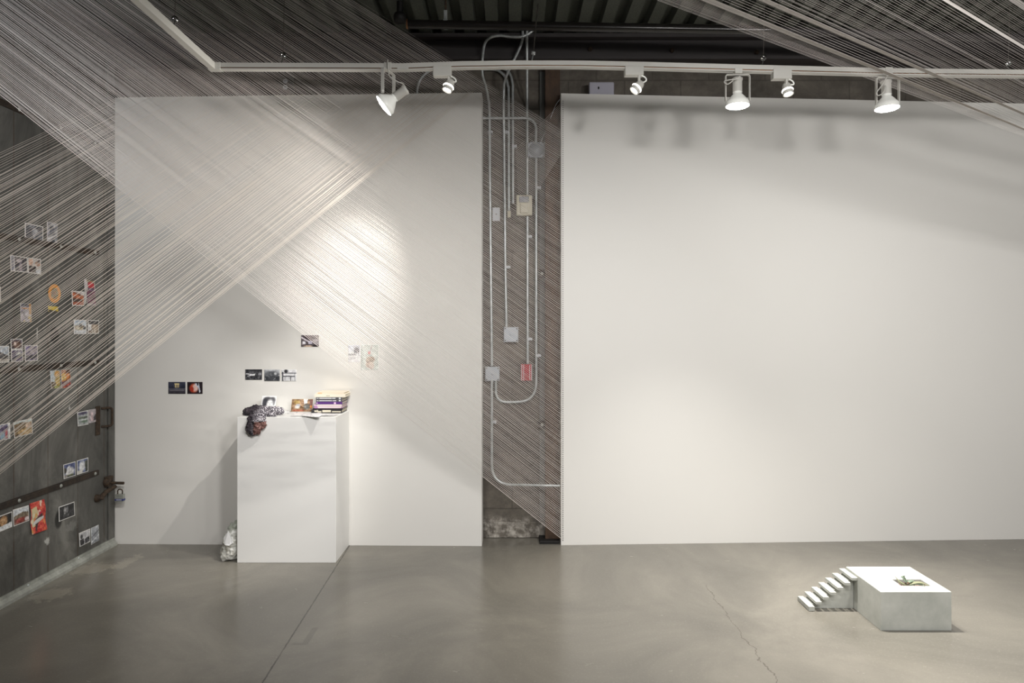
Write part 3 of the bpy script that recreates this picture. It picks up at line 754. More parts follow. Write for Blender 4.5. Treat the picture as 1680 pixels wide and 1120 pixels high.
class Cv:                                     # little raster painter, 0..1 coordinates, y down, sRGB 0-255
    def __init__(s, w, h, col=(128,128,128), seed=1):
        s.w, s.h = w, h; s.a = np.zeros((h, w, 3)) + np.array(col) / 255.0
        s.X, s.Y = np.meshgrid((np.arange(w) + .5) / w, (np.arange(h) + .5) / h); s.r = np.random.RandomState(seed)
    def _m(s, mask, col, k=1.0):
        mk = np.clip(mask, 0, 1)[..., None] * k; s.a = s.a * (1 - mk) + np.array(col) / 255.0 * mk; return s
    def grad(s, c0, c1, y0=0.0, y1=1.0, x=False):
        V = s.X if x else s.Y; t_ = np.clip((V - y0) / (y1 - y0), 0, 1)[..., None]
        inside = ((V >= y0) & (V <= y1)).astype(float)[..., None]
        g = np.array(c0) / 255.0 * (1 - t_) + np.array(c1) / 255.0 * t_
        s.a = s.a * (1 - inside) + g * inside; return s
    def ell(s, cx, cy, rx, ry, col, k=1.0, soft=.25):
        d = np.sqrt(((s.X - cx) / rx) ** 2 + ((s.Y - cy) / ry) ** 2); return s._m((1 + soft - d) / (2 * soft) , col, k)
    def ring(s, cx, cy, rx, ry, wd, col, k=1.0):
        d = np.abs(np.sqrt(((s.X - cx) / rx) ** 2 + ((s.Y - cy) / ry) ** 2) - 1); return s._m((wd - d) / wd * 2, col, k)
    def rect(s, x0, y0, x1, y1, col, k=1.0):
        return s._m(((s.X >= x0) & (s.X <= x1) & (s.Y >= y0) & (s.Y <= y1)).astype(float), col, k)
    def poly(s, pts, col, k=1.0):
        ins = np.zeros(s.X.shape, bool); n = len(pts)
        for i in range(n):
            (x0, y0), (x1, y1) = pts[i], pts[(i + 1) % n]
            if y0 == y1: continue
            c = ((y0 > s.Y) != (y1 > s.Y)) & (s.X < (x1 - x0) * (s.Y - y0) / (y1 - y0) + x0); ins ^= c
        return s._m(ins.astype(float), col, k)
    def line(s, x0, y0, x1, y1, wd, col, k=1.0):
        dx, dy = x1 - x0, y1 - y0; L = dx*dx + dy*dy + 1e-9
        t_ = np.clip(((s.X - x0) * dx + (s.Y - y0) * dy) / L, 0, 1)
        d = np.sqrt((s.X - x0 - t_*dx) ** 2 + (s.Y - y0 - t_*dy) ** 2); return s._m((wd - d) / wd * 2, col, k)
    def _field(s, sx, sy):
        g = s.r.rand(sy + 2, sx + 2); x = s.X * sx; y = s.Y * sy
        xi, yi = x.astype(int), y.astype(int); fx, fy = x - xi, y - yi
        return (g[yi, xi]*(1-fx) + g[yi, xi+1]*fx)*(1-fy) + (g[yi+1, xi]*(1-fx) + g[yi+1, xi+1]*fx)*fy
    def noise(s, amp=40, sx=9, sy=6, tint=(1,1,1), y0=0, y1=1):
        f = (s._field(sx, sy) - .5) + .6 * (s._field(sx*3, sy*3) - .5)
        m_ = ((s.Y >= y0) & (s.Y <= y1)).astype(float)
        s.a = s.a + (f * m_)[..., None] * np.array(tint) * amp / 255.0 * 2; return s
    def blobs(s, n, cols, rmin=.03, rmax=.12, x=(0,1), y=(0,1), k=.85):
        for i in range(n):
            s.ell(x[0] + s.r.rand()*(x[1]-x[0]), y[0] + s.r.rand()*(y[1]-y[0]), rmin + s.r.rand()*(rmax-rmin), rmin + s.r.rand()*(rmax-rmin), cols[s.r.randint(len(cols))], k)
        return s
    def border(s, wd=0.055, col=(236,234,230)):
        s.noise(34, 12, 10)
        b = wd * min(s.w, s.h) if wd < 1 else wd; b = max(1, int(round(b)))
        for sl in ((slice(0, b), slice(None)), (slice(-b, None), slice(None)), (slice(None), slice(0, b)), (slice(None), slice(-b, None))): s.a[sl] = np.array(col) / 255.0
        return s

# ------------------------------------------------------------------ photographs on the centre wall
NC = Vector((-(LB - LA).y, (LB - LA).x, 0)) * -1
NC = Vector(((LB - LA).y, -(LB - LA).x, 0)).normalized()
def wallprint(u0, v0, u1, v1, cv, label, name='photograph', group=None):
    q = [onplane(u, v, LA, LB, 0.0015) for (u, v) in ((u0, v0), (u1, v0), (u1, v1), (u0, v1))]
    return tag(printmesh(name, q, cv, NC), label, 'photo', group or 'photographs on the white centre wall')

c = Cv(44, 30, (96,88,92), 3).noise(50, 10, 7).poly([(0,.15),(.35,.05),(1,.15),(1,.35),(.3,.4)], (70,60,66)).poly([(.05,.15),(.5,.55),(.42,.62),(0,.25)], (206,198,204)).rect(.42,.5,.62,.75,(196,192,206)).rect(.1,.55,.25,.75,(224,222,228)).rect(.62,.35,.98,.8,(150,144,150),.7).rect(0,.82,1,1,(52,44,46)).ell(.4,.98,.25,.12,(214,190,168)).noise(30, 16, 12)
wallprint(494.1, 549.5, 523.2, 568.6, c, 'mauve grey photo of a low roofed building, highest on centre wall')
c = Cv(30, 40, (232,231,232), 4).grad((196,196,206), (226,226,230), 0, .42).ell(.7,.3,.2,.16,(92,92,98)).rect(.82,.35,.9,.5,(70,70,76)).rect(.5,.3,.56,.52,(84,84,90)).rect(0,.5,.7,.6,(120,118,124),.8).noise(24, 8, 10)
for k in range(6): c.line(.05+.1*k, .78, .12+.1*k, .66+.03*(k % 3), .02, (128,128,134)); c.line(.1, .84, .3, .8, .02, (110,110,118))
wallprint(571.4, 566, 590.9, 594, c, 'pale postcard with a small dark tree above handwriting, beside greenish picture')
c = Cv(44, 64, (204,210,202), 5).rect(0,0,.12,1,(188,196,188)).noise(14, 8, 12)
for k in range(12): c.line(.14, .05+.08*k, .98, .04+.08*k, .008, (186,196,188))
c.line(.62,.04,.5,.3,.02,(176,140,146)); c.ell(.47,.32,.07,.06,(196,96,96)); c.ell(.5,.6,.22,.13,(182,164,142)); c.ell(.62,.58,.15,.1,(160,138,116)); c.ell(.42,.78,.14,.12,(196,170,150)); c.ell(.6,.82,.14,.14,(206,190,176)); c.line(.35,.7,.7,.62,.02,(120,104,92)); c.line(.35,.82,.6,.95,.02,(150,120,108)); c.rect(.2,.55,.3,.62,(220,222,214)); c.noise(20, 14, 18)
wallprint(592.3, 565.2, 621.4, 606.8, c, 'tall pale green picture of a tan shape with a red dot, on centre wall')
c = Cv(44, 28, (70,70,74), 6).noise(50, 16, 10).rect(0,0,1,.2,(52,52,56)).poly([(.05,.38),(.45,.45),(.6,.4),(.55,.6),(.3,.62),(.12,.68),(.3,.52),(.05,.45)], (226,226,228)).ell(.85,.45,.1,.12,(150,150,154)).noise(24, 20, 12)
wallprint(402.5, 605.7, 430.2, 622.8, c, 'grey photo with a white Y shape, leftmost of the row of three over pedestal')
c = Cv(38, 28, (104,106,110), 7).grad((196,198,202), (120,122,126), 0, .5).ell(.5,.45,.4,.3,(96,98,102)).ell(.72,.36,.08,.1,(206,208,210)).rect(0,.6,1,1,(70,72,76)).blobs(10, [(190,190,194),(60,62,66)], .02, .05, y=(.5,.9)).noise(26, 14, 10)
wallprint(433.8, 606, 459, 624.8, c, 'grey photo of a hazy mound, middle of the row of three over pedestal')
c = Cv(38, 28, (222,222,224), 8).rect(0,.28,1,.36,(90,90,96)).rect(.06,.2,.12,1,(60,60,66)).rect(.86,.3,.9,.95,(84,84,90)).ell(.3,.16,.12,.14,(56,56,60)).rect(.1,.55,.9,.66,(110,110,116)).rect(.58,.6,.63,.98,(70,70,76)).rect(.2,.6,.24,.9,(90,90,96)).noise(22, 16, 10)
wallprint(462, 606, 486.4, 624.8, c, 'bright black and white photo of dark posts, rightmost of the row of three')
c = Cv(44, 30, (52,56,76), 9).grad((58,60,78), (40,44,62), 0, .55).grad((96,96,106), (40,36,44), .55, 1).noise(16, 12, 8).rect(.36,.15,.64,.22,(232,214,160)).rect(.40,.2,.45,.45,(236,210,150)).rect(.55,.2,.6,.45,(220,190,130)).ell(.5,.36,.16,.16,(240,220,160),.35).rect(.1,.68,.9,.74,(150,146,152),.6)
wallprint(276.3, 626.3, 304.5, 645.8, c, 'dark blue photo of a glowing gate, left of the lower pair on centre wall')
c = Cv(40, 30, (36,26,32), 10).ell(.42,.52,.26,.36,(206,92,62)).ell(.52,.48,.18,.30,(234,200,190)).poly([(.5,.15),(.75,.1),(.85,.8),(.78,.9),(.72,.5),(.55,.3)], (206,210,222)).ell(.3,.6,.12,.2,(176,60,44)).rect(.62,.1,.72,.3,(40,30,36)).noise(16, 14, 10)
wallprint(307.5, 626.3, 332.5, 645.8, c, 'dark photo of a red and white globe, right of the lower pair on centre wall')

# ------------------------------------------------------------------ photographs on the steel door
def doorprint(q, cv, label, name='photograph', curl=None, cat='photo', group='photographs on the steel door'):
    pts = [onleft(u, v, 0.003) for (u, v) in q]
    return tag(printmesh(name, pts, cv, (1, 0, 0), curl=curl), label, cat, group)
W44 = lambda s, c=(120,120,120): Cv(40, 30, c, s)
Sq = lambda s, c=(120,120,120): Cv(32, 32, c, s)
D = []
D.append(([(40.7,365),(70.7,371.7),(70.7,396.9),(40.7,390)], W44(11,(92,94,102)).noise(30,8,6).ell(.5,.5,.12,.3,(156,160,170)).ell(.58,.4,.1,.14,(190,190,196)).line(.45,.55,.5,.95,.03,(180,182,190)).border(),
  'grey wide photo of a faint pale figure above the upper strap'))
D.append(([(77,362.9),(94.3,367),(93.6,401.4),(77,397.9)], Cv(24,44,(150,152,158),12).noise(40,6,9).ell(.45,.3,.22,.14,(84,84,92)).ell(.45,.55,.25,.2,(104,106,114)).line(.1,.8,.9,.55,.05,(220,220,224)).ell(.6,.88,.2,.08,(80,80,86)).border(),
  'grey upright photo of a person with raised arms above the upper strap'))
D.append(([(16.5,418),(44.5,422.2),(45,447),(17.4,444.6)], W44(13,(84,80,86)).noise(34,9,6).rect(0,0,.22,1,(150,148,158)).rect(.2,0,.25,1,(226,224,228)).ell(.5,.3,.18,.12,(202,190,196)).ell(.58,.7,.1,.3,(170,158,166)).border(),
  'grey photo with a pale stripe, left one of the joined pair under upper strap'))
D.append(([(45.3,422.2),(66.9,425),(67.1,450.3),(45.6,447)], Cv(32,34,(196,188,184),14).ell(.22,.25,.16,.25,(222,176,150)).poly([(.1,.55),(.55,.5),(.8,.9),(.1,.95)], (66,54,54)).ell(.75,.35,.2,.14,(190,150,128)).ell(.85,.2,.12,.1,(90,72,66)).rect(.6,.7,.98,.98,(214,216,220)).noise(22,9,9).border(),
  'pink and brown photo of people, right of the joined pair under the upper strap'))
D.append(([(-14,468),(0.8,470),(1.4,495),(-13,493.5)], W44(15,(150,150,155)).noise(30).border(.12),
  'photo mostly cut off by the picture edge, its white border just showing'))
D.append(([(117.4,476.7),(138.3,478.3),(137.9,501.7),(118.3,501)], Sq(16,(168,98,66)).poly([(.0,.0),(1,.02),(1,.32),(.4,.15)], (216,208,206)).line(.05,.2,.95,.55,.09,(206,120,80)).poly([(.05,.5),(.9,.55),(.7,.75),(.1,.75)], (88,70,64)).ell(.5,.82,.4,.1,(190,104,76)).noise(24,8,8).border(),
  'orange brown photo of a reaching arm, left of the tall maroon picture'))
D.append(([(138.1,457),(142,457.5),(141.9,490),(139.3,499)], Cv(10,40,(206,200,200),17).noise(30,3,9),
  'narrow pale torn strip between the arm photo and tall maroon picture'))
D.append(([(142,459),(155.3,461.5),(157.3,501.7),(143,501)], Cv(26,60,(110,66,84),18).rect(0,0,1,.1,(150,130,92)).ell(.5,.2,.38,.13,(206,58,66)).rect(0,.3,1,.42,(120,96,116)).noise(36,6,16,(1,.7,.8)).rect(0,.9,1,1,(150,140,140)).rect(0,.05,.1,.4,(200,196,190)).rect(.9,.05,1,.4,(190,186,180)),
  'tall maroon and red picture of a robed figure near the door edge'))
D.append(([(33.1,497),(51,497.9),(51.7,528.3),(33.9,527.4)], Cv(26,42,(178,170,180),19).rect(0,0,1,.2,(96,96,106)).rect(.78,0,1,1,(208,156,92)).rect(.1,.25,.75,.3,(190,140,90)).noise(36,6,10).blobs(8,[(196,176,110),(150,130,180),(210,206,214)],.05,.12,y=(.5,1)).border(),
  'yellow and lavender upright photo left of the orange ring'))
D.append(([(120.7,524),(141.9,524.6),(141.9,547.9),(121.1,547.9)], Sq(20,(222,224,228)).grad((176,190,208),(214,220,226),0,.45).ell(.45,.55,.42,.16,(176,160,132)).ell(.5,.38,.12,.12,(60,62,64)).ell(.8,.55,.12,.12,(84,84,86)).ell(.35,.6,.1,.1,(230,224,206)).noise(16,9,9).border(),
  'pale blue photo of tan boulders, left of the pair below the tall maroon picture'))
D.append(([(143.9,524.6),(162.4,525.3),(162.1,547.4),(143.9,547.4)], Sq(21,(150,136,122)).rect(0,0,1,.3,(78,76,76)).rect(0,.3,.3,.75,(214,212,212)).ell(.65,.55,.3,.22,(178,158,138)).line(.4,.7,.45,.95,.05,(222,216,206)).line(.6,.7,.62,.95,.05,(216,208,196)).noise(26,9,9).border(),
  'brown and white photo, right of the pair below the tall maroon picture'))
D.append(([(-4,567),(14.7,567),(15,594.3),(-4,595)], Sq(22,(196,202,210)).poly([(0,.3),(.98,.62),(1,.85),(0,.75)], (92,88,88)).poly([(0,.75),(1,.8),(1,1),(0,1)], (190,184,176)).noise(20,7,7).border(),
  'pale photo with a dark slanting roof, cut by the picture edge'))
D.append(([(17.1,555.7),(36.4,555.4),(37.4,592.9),(18.6,593.6)], Cv(28,54,(90,80,92),23).ell(.5,.26,.38,.16,(112,82,70)).ell(.35,.22,.1,.08,(220,200,190)).rect(0,.43,1,.50,(224,222,220)).rect(0,.5,1,1,(96,84,116)).ell(.68,.68,.25,.12,(226,226,222)).poly([(0,.85),(1,.6),(1,.75),(0,1)], (60,56,70)).noise(24,7,14).border(),
  'two stacked pictures printed as one tall photo left of the orange ring'))
D.append(([(40.4,566.4),(61.4,566),(62.1,591.7),(41.1,592.6)], Sq(24,(112,102,128)).poly([(0,0),(.6,0),(0,.5)], (120,106,150)).ell(.65,.4,.3,.2,(156,146,156)).poly([(0,.65),(1,.55),(1,.75),(0,.95)], (66,62,70)).noise(34,9,9).border(),
  'purple grey square photo just above the middle strap'))
D.append(([(81.9,608.1),(97.8,607.1),(98.8,636.3),(84,637.8)], Cv(26,44,(196,206,212),25).ell(.72,.22,.3,.2,(218,162,84)).ell(.75,.6,.3,.35,(196,164,92)).poly([(0,.6),(.5,.62),(.5,1),(0,1)], (112,96,76)).rect(.3,.85,1,1,(150,150,86)).noise(26,7,11).border(),
  'photo of golden leaves against pale sky under the middle strap'))
D.append(([(99.6,606.6),(114.8,605.3),(116.9,635.6),(101,636.9)], Cv(26,44,(178,110,66),26).rect(.5,.03,1,.3,(100,62,44)).ell(.3,.4,.3,.2,(232,190,110)).ell(.7,.35,.2,.15,(214,130,66)).poly([(0,.65),(1,.55),(1,.95),(0,.95)], (122,84,92)).line(.2,.95,.9,.75,.05,(196,84,54)).noise(30,7,11).border(),
  'gold and rust red photo right beside the golden leaves one'))
D.append(([(-3,697),(16.3,692.8),(16.9,719.4),(-3,723.5)], Sq(27,(140,140,160)).rect(.78,0,1,1,(232,230,228)).ell(.5,.35,.3,.2,(84,70,100)).rect(.55,.4,.75,.9,(176,90,96)).rect(.2,.5,.5,.9,(150,176,190)).noise(26,7,7).border(),
  'photo with red and purple patches, cut by the picture edge'))
D.append(([(21.3,692.5),(51.9,685.6),(53.8,710.6),(23.1,718.5)], Cv(48,36,(160,134,96),28).rect(0,0,1,.2,(196,206,204)).poly([(0,.2),(.5,.12),(1,.3),(1,.5),(.3,.55),(0,.9)], (122,100,72)).ell(.78,.4,.16,.18,(206,180,160)).ell(.6,.75,.3,.18,(196,164,112)).rect(0,.8,.3,1,(92,74,54)).noise(28,12,9).border(),
  'largest tan photo of rocks in the lower left of the strings'))
D.append(([(126.3,676.3),(144.4,672.5),(145,696),(127.5,699.4)], Sq(29,(168,172,172)).ell(.5,.15,.4,.1,(72,66,96)).ell(.5,.45,.42,.07,(76,86,72)).ell(.6,.72,.3,.08,(96,116,98)).rect(0,.55,1,.62,(206,212,210)).noise(22,9,9).border(),
  'grey green photo of a garden, left of the pair at the door handle'))
D.append(([(144.6,672),(160,670),(161.3,690.6),(145.6,694.4)], Cv(28,34,(176,166,170),30).rect(.25,.25,.45,.85,(206,184,186)).poly([(.5,.6),(.7,.4),(.95,.35),(.98,.75),(.55,.85)], (58,54,58)).noise(18,7,8).border(.04,(206,204,204)),
  'pinkish photo with a black shape, tucked behind the door handle'))
D.append(([(103.6,762.1),(123.7,756.5),(124,779.8),(104.4,785.9)], Sq(31,(86,96,140)).ell(.5,.6,.38,.3,(226,226,226)).ell(.45,.4,.14,.2,(232,232,232)).ell(.12,.45,.12,.2,(56,54,48)).ell(.55,.85,.3,.08,(92,98,72)).rect(0,.75,.3,1,(140,136,130)).noise(20,9,9).border(),
  'photo of a white building in blue sky, left of the pair on lower strap'))
D.append(([(125.8,755.4),(144.6,750),(144.6,773),(126.1,779)], Sq(32,(92,104,146)).ell(.45,.5,.28,.36,(224,226,228)).poly([(.68,.2),(1,.1),(1,.9),(.72,.9)], (66,70,60)).rect(0,.72,.5,.98,(206,204,198)).noise(20,9,9).border(),
  'photo of a white building by dark trees, right of the pair on lower strap'))
D.append(([(-3,847),(19.6,838.5),(20,864),(-3,873.5)], Sq(33,(40,36,34)).ell(.36,.42,.28,.34,(176,134,92)).ell(.36,.38,.12,.14,(206,170,130)).poly([(0,.7),(1,.62),(1,1),(0,1)], (218,220,222)).noise(20,8,8).border(),
  'dark photo of an orange figure over white, cut by the picture edge'))
D.append(([(20.9,836),(46.9,828.3),(47.9,853.7),(22,863.8)], W44(34,(122,84,70)).rect(0,0,1,.42,(212,216,220)).poly([(0,.45),(.6,.3),(1,.4),(1,.6),(0,.6)], (126,112,92)).ell(.45,.75,.3,.14,(150,56,48)).ell(.85,.78,.16,.12,(220,206,206)).noise(26,12,9).border(),
  'photo with pale sky and red brown ground, left of the red poster'))
D.append(([(96,831.5),(121.8,822.4),(122.9,845.4),(96.4,855.8)], W44(35,(36,36,38)).ell(.38,.4,.08,.26,(150,150,150)).ell(.52,.36,.07,.24,(120,120,122)).rect(.25,.62,.62,.8,(80,80,82)).noise(14,14,9).border(.07),
  'black wide photo of faint grey figures right of the red poster'))
D.append(([(129.3,874.3),(147.8,866.6),(147.8,888.3),(130.5,897)], Sq(36,(196,196,198)).ell(.22,.35,.1,.16,(60,60,62)).ell(.68,.35,.18,.26,(206,206,208)).poly([(.05,.55),(.4,.5),(.45,.95),(.1,.95)], (50,50,54)).poly([(.48,.6),(.9,.5),(.95,.9),(.5,.95)], (66,66,70)).noise(20,9,9).border(),
  'black and white photo of two people, left of the lowest pair'))
D.append(([(148.9,866.2),(161.5,860.5),(162.8,885.8),(149.4,893.6)], Cv(22,40,(150,154,160),37).grad((176,180,186),(130,134,140)).line(0,.6,1,.3,.06,(96,98,104)).line(.1,.85,1,.6,.05,(206,208,212)).noise(22,5,9).border(),
  'bluish grey narrow photo, right of the lowest pair near the floor'))
for q_, cv_, lb_ in D: doorprint(q_, cv_, lb_)
c = Cv(36, 72, (206,66,56), 38).noise(60, 7, 12, (.6,1.1,.7)).poly([(.05,.2),(.4,.15),(.5,.5),(.35,.75),(.1,.8)], (222,206,160)).ell(.55,.35,.1,.07,(246,214,190)).ell(.6,.45,.14,.1,(200,40,70)).poly([(.35,.55),(.75,.4),(.8,.5),(.45,.75),(.3,.95),(.25,.9)], (74,44,46)).blobs(16, [(232,120,70),(236,176,90),(180,30,40),(246,236,210)], .03, .09)
doorprint([(48.5,825.9),(72.3,818.4),(75.2,868.2),(50.6,877)], c, 'bright red and yellow curling poster low on the door', 'poster', curl=lambda s, t_: 0.006 * math.sin(t_ * 5.0) ** 2 + 0.010 * max(0, t_ - .85), cat='poster', group='loose pictures on the door')

# round ring sticker and yellow scrap
def oval_print(name, u, v, ru, rv, painter, label):
    c0 = onleft(u, v, 0.003); e1 = onleft(u + ru, v, 0.003); ry = abs(e1.y - c0.y); rz = abs(onleft(u, v - rv, 0.003).z - c0.z)
    m = MB(); cols = []; vs = []; fs = []; N, K = 40, 14
    for j in range(K + 1):
        for i in range(N):
            a = 2*math.pi*i/N; rr = j / K
            vs.append((c0.x + 0.0015, c0.y + ry*rr*math.cos(a), c0.z + rz*rr*math.sin(a))); cols.append(painter(rr, a))
    for j in range(K):
        for i in range(N): fs.append((j*N+i, j*N+(i+1) % N, (j+1)*N+(i+1) % N, (j+1)*N+i))
    b = len(vs)
    for i in range(N):
        a = 2*math.pi*i/N; vs.append((c0.x, c0.y + ry*math.cos(a), c0.z + rz*math.sin(a))); cols.append((200,150,70))
        fs.append((K*N+i, K*N+(i+1) % N, b+(i+1) % N, b+i))
    m.add(vs, fs, 0, False); ob = m.build(name, M_print)
    at = ob.data.color_attributes.new('Col', 'FLOAT_COLOR', 'POINT')
    cc = np.clip(np.array(cols) / 255.0, 0, 1); buf = np.ones((len(vs), 4), dtype=np.float32); buf[:, :3] = np.where(cc <= 0.04045, cc/12.92, ((cc+0.055)/1.055)**2.4)
    at.data.foreach_set('color', buf.ravel()); return tag(ob, label, 'sticker')
rs = np.random.RandomState(5)
def ringpaint(rr, a):
    if rr > 0.62: return (236, 158, 62)
    k = rs.rand(); return ((78,96,88), (196,150,84), (96,84,70), (120,150,120), (180,96,60))[int(k*5)]
oval_print('round_sticker', 89.3, 481.4, 10, 15.4, ringpaint, 'round orange ring sticker with a dark mottled middle')
c = Cv(24, 20, (212,184,74), 39).noise(26, 6, 4).poly([(0,.62),(1,.6),(1,1),(.1,1)], (86,80,72))
doorprint([(78.6,501.7),(95,502.8),(95.7,516),(79.5,511)], c, 'small yellow and grey scrap just below the orange ring', 'paper_scrap', cat='scrap', group='loose pictures on the door')

# ------------------------------------------------------------------ propped pictures, papers and books on the pedestal
def TP(u, v): return P(u, v, (EYE - PZ - 0.001) * F / (v - V0))    # point on the pedestal top
def standing(u0, v0, u1, v1, Y, lean, cv, label, name='postcard'):
    bl, br = P(u0, v1, Y), P(u1, v1, Y); tl, tr = P(u0, v0, Y), P(u1, v0, Y)
    z0 = PZ + 0.004; dz = z0 - bl.z
    for p in (bl, br, tl, tr): p.z += dz
    for p in (tl, tr): p.y += lean
    return tag(printmesh(name, [tl, tr, br, bl], cv, (0, -1, 0.1), th=0.0015), label, 'picture', 'pictures propped on the pedestal')
c = Cv(52, 30, (140,110,84), 41).noise(46, 12, 8, (1,.9,.7)).poly([(.55,0),(.75,0),(.72,.35),(.6,.4)], (240,240,240)).blobs(5, [(206,202,196),(186,188,196)], .07, .12, (.2,.45), (.35,.7)).ell(.72,.6,.14,.22,(120,120,116)).ell(.25,.25,.15,.15,(176,150,96)).rect(.1,.82,.6,.95,(170,90,70),.7).rect(.85,0,1,.5,(120,84,78)).ell(.92,.6,.05,.1,(220,140,70)).border(.04, (226,206,170))
standing(477, 651, 512, 671, 4.575, 0.028, c, 'colourful postcard of people, leaning beside the stack of books')
c = Cv(44, 46, (246,246,246), 42).ell(.42,.28,.30,.20,(84,84,88)).ell(.26,.48,.17,.32,(66,66,72)).ell(.74,.26,.20,.17,(104,104,108)).ell(.84,.44,.07,.16,(130,130,134)).ell(.60,.54,.22,.30,(244,244,244)).line(.42,.42,.52,.43,.02,(150,150,150)).line(.66,.42,.76,.43,.02,(150,150,150)).line(.55,.68,.72,.67,.02,(160,160,160)).ell(.6,.52,.02,.04,(190,190,190)).noise(8, 10, 10)
standing(427, 648.5, 451, 674, 4.56, 0.035, c, 'black and white sketchy portrait with dark wavy hair, leaning behind the scarf')

# printed sheets
def sheet_flat(pts, label, seed, droop=None):
    cv = Cv(40, 22, (240,240,240), seed)
    for k in range(5): cv.line(cv.r.rand(), cv.r.rand(), cv.r.rand(), cv.r.rand(), .02, (150,150,160), .6)
    cv.blobs(5, [(190,190,200),(160,160,168),(214,206,214)], .04, .12, k=.6)
    q = [Vector(p) for p in pts]
    return tag(printmesh('paper_sheet', q, cv, (0, 0, 1), th=0.0008, curl=droop), label, 'paper', 'printed sheets on the pedestal')
z = PZ
sheet_flat([(-1.47,4.64,z+.001),(-1.27,4.645,z+.001),(-1.26,4.50,z+.001),(-1.48,4.49,z+.001)], 'printed sheet lying at the back under the leaning postcard', 51)
sheet_flat([(-1.43,4.50,z+.003),(-1.27,4.52,z+.003),(-1.25,4.375,z+.003),(-1.42,4.36,z+.003)], 'printed sheet lying flat at the front of the pedestal between scarf and books', 52)
sheet_flat([(-1.30,4.47,z+.0052),(-1.13,4.45,z+.0052),(-1.14,4.36,z+.0052),(-1.30,4.37,z+.0052)], 'printed sheet lying in front of the books by the right edge', 53)
sheet_flat([(-1.345,4.45,z+.0074),(-1.22,4.46,z+.0074),(-1.215,4.285,z+.004),(-1.335,4.33,z+.0074)], 'sheet whose corner sticks out over the pedestal front edge', 54)
sheet_flat([(-1.62,4.62,z+.001),(-1.50,4.63,z+.001),(-1.49,4.46,z+.001),(-1.62,4.45,z+.001)], 'printed sheet lying under the portrait and scarf', 55)

# books (spine towards the room): name, u0, u1, v0, v1, cover colour, spine marks
M_pages = mat('book_pages', srgb(226,218,200), 0.8)
t = NT(M_pages); wv = t.new('ShaderNodeTexWave', Scale=240.0); wv.bands_direction = 'Z'; t.link(t.coord(), wv.inputs['Vector']); t.color(t.mix(wv.outputs['Fac'], srgb(232,224,206), srgb(204,194,172)))
YB = 4.52; SB = F / YB
zb = PZ + 0.0045
specs = [
 (511.2, 561, .0205, (52,50,52), [(.10,.20,.25,.75),(.20,.33,.1,.5),(.36,.64,.15,.85),(.68,.97,.15,.5),(.17,.22,.5,.9)], (214,206,186), 0.160, 'thick black book with cream lettering, lowest of the stack'),
 (513.5, 562, .0085, (30,26,28), [], None, 0.155, 'thin black book, second from the bottom of the stack'),
 (515.5, 561, .0150, (176,132,176), [(.12,.99,.62,.95),(.14,.97,.1,.5)], (246,226,222), 0.150, 'pink and lavender book with pale lettering in the stack'),
 (515.0, 561, .0110, (206,178,196), [(.12,.99,.3,.9)], (246,234,220), 0.150, 'pale pink book just below the purple one'),
 (518.8, 561.8, .0170, (92,56,124), [(.02,.06,.3,.7),(.68,.76,.15,.8)], (232,196,226), 0.145, 'deep purple book in the middle of the stack'),
 (518.5, 561.2, .0145, (88,86,90), [(.03,.10,.3,.6),(.13,.62,.3,.65),(.64,.78,.3,.65),(.88,.95,.2,.8)], (226,226,228), 0.145, 'lower of the two dark grey books with white lettering'),
 (518.5, 561.2, .0155, (84,82,86), [(.03,.10,.4,.65),(.13,.60,.35,.7),(.62,.75,.35,.7),(.88,.95,.2,.8)], (226,226,228), 0.145, 'upper of the two dark grey books with white lettering'),
 (516.0, 566.5, .0200, (238,230,212), [(.38,.50,.35,.6)], (196,186,160), 0.150, 'cream book near the top of the stack'),
 (519.5, 565.0, .0120, (240,226,204), [(.05,.2,.3,.9)], (238,186,140), 0.150, 'pale cream book with peach mark, topmost of the stack'),
]
for (u0, u1, h, col, marks, mc, depth, lab) in specs:
    x0 = (u0 - U0) / SB; x1 = (u1 - U0) / SB
    y0 = YB - 0.002 * (len(marks) % 3); y1 = min(y0 + depth, 4.665)
    r_ = thing('book', ((x0+x1)/2, (y0+y1)/2, zb), lab, 'book', 'books stacked on the pedestal')
    mm = mat('book_cover', srgb(*col), 0.4)
    m = MB(); ct = min(0.0022, h * 0.18)
    m.cbox((x0, y0, zb), (x1, y1, zb + ct), 0.0004); m.cbox((x0, y0, zb + h - ct - .0003), (x1, y1, zb + h - .0003), 0.0004); m.cbox((x0, y0 - 0.0005, zb), (x1, y0 + 0.003, zb + h - .0003), 0.0004)
    m.build('cover', mm, r_)
    m = MB(); m.box((x0 + 0.003, y0 + 0.003, zb + ct), (x1 - 0.003, y1 - 0.004, zb + h - ct - .0003)); m.build('pages', M_pages, r_)
    if marks:
        W_ = x1 - x0; ink = mat('spine_ink', srgb(*mc), 0.5)
        for (a0, a1, b0, b1) in marks:
            m = MB(); m.box((x0 + W_*a0, y0 - 0.0012, zb + h*b0), (x0 + W_*a1, y0, zb + h*b1)); m.build('spine_lettering', ink, r_)
    zb += h

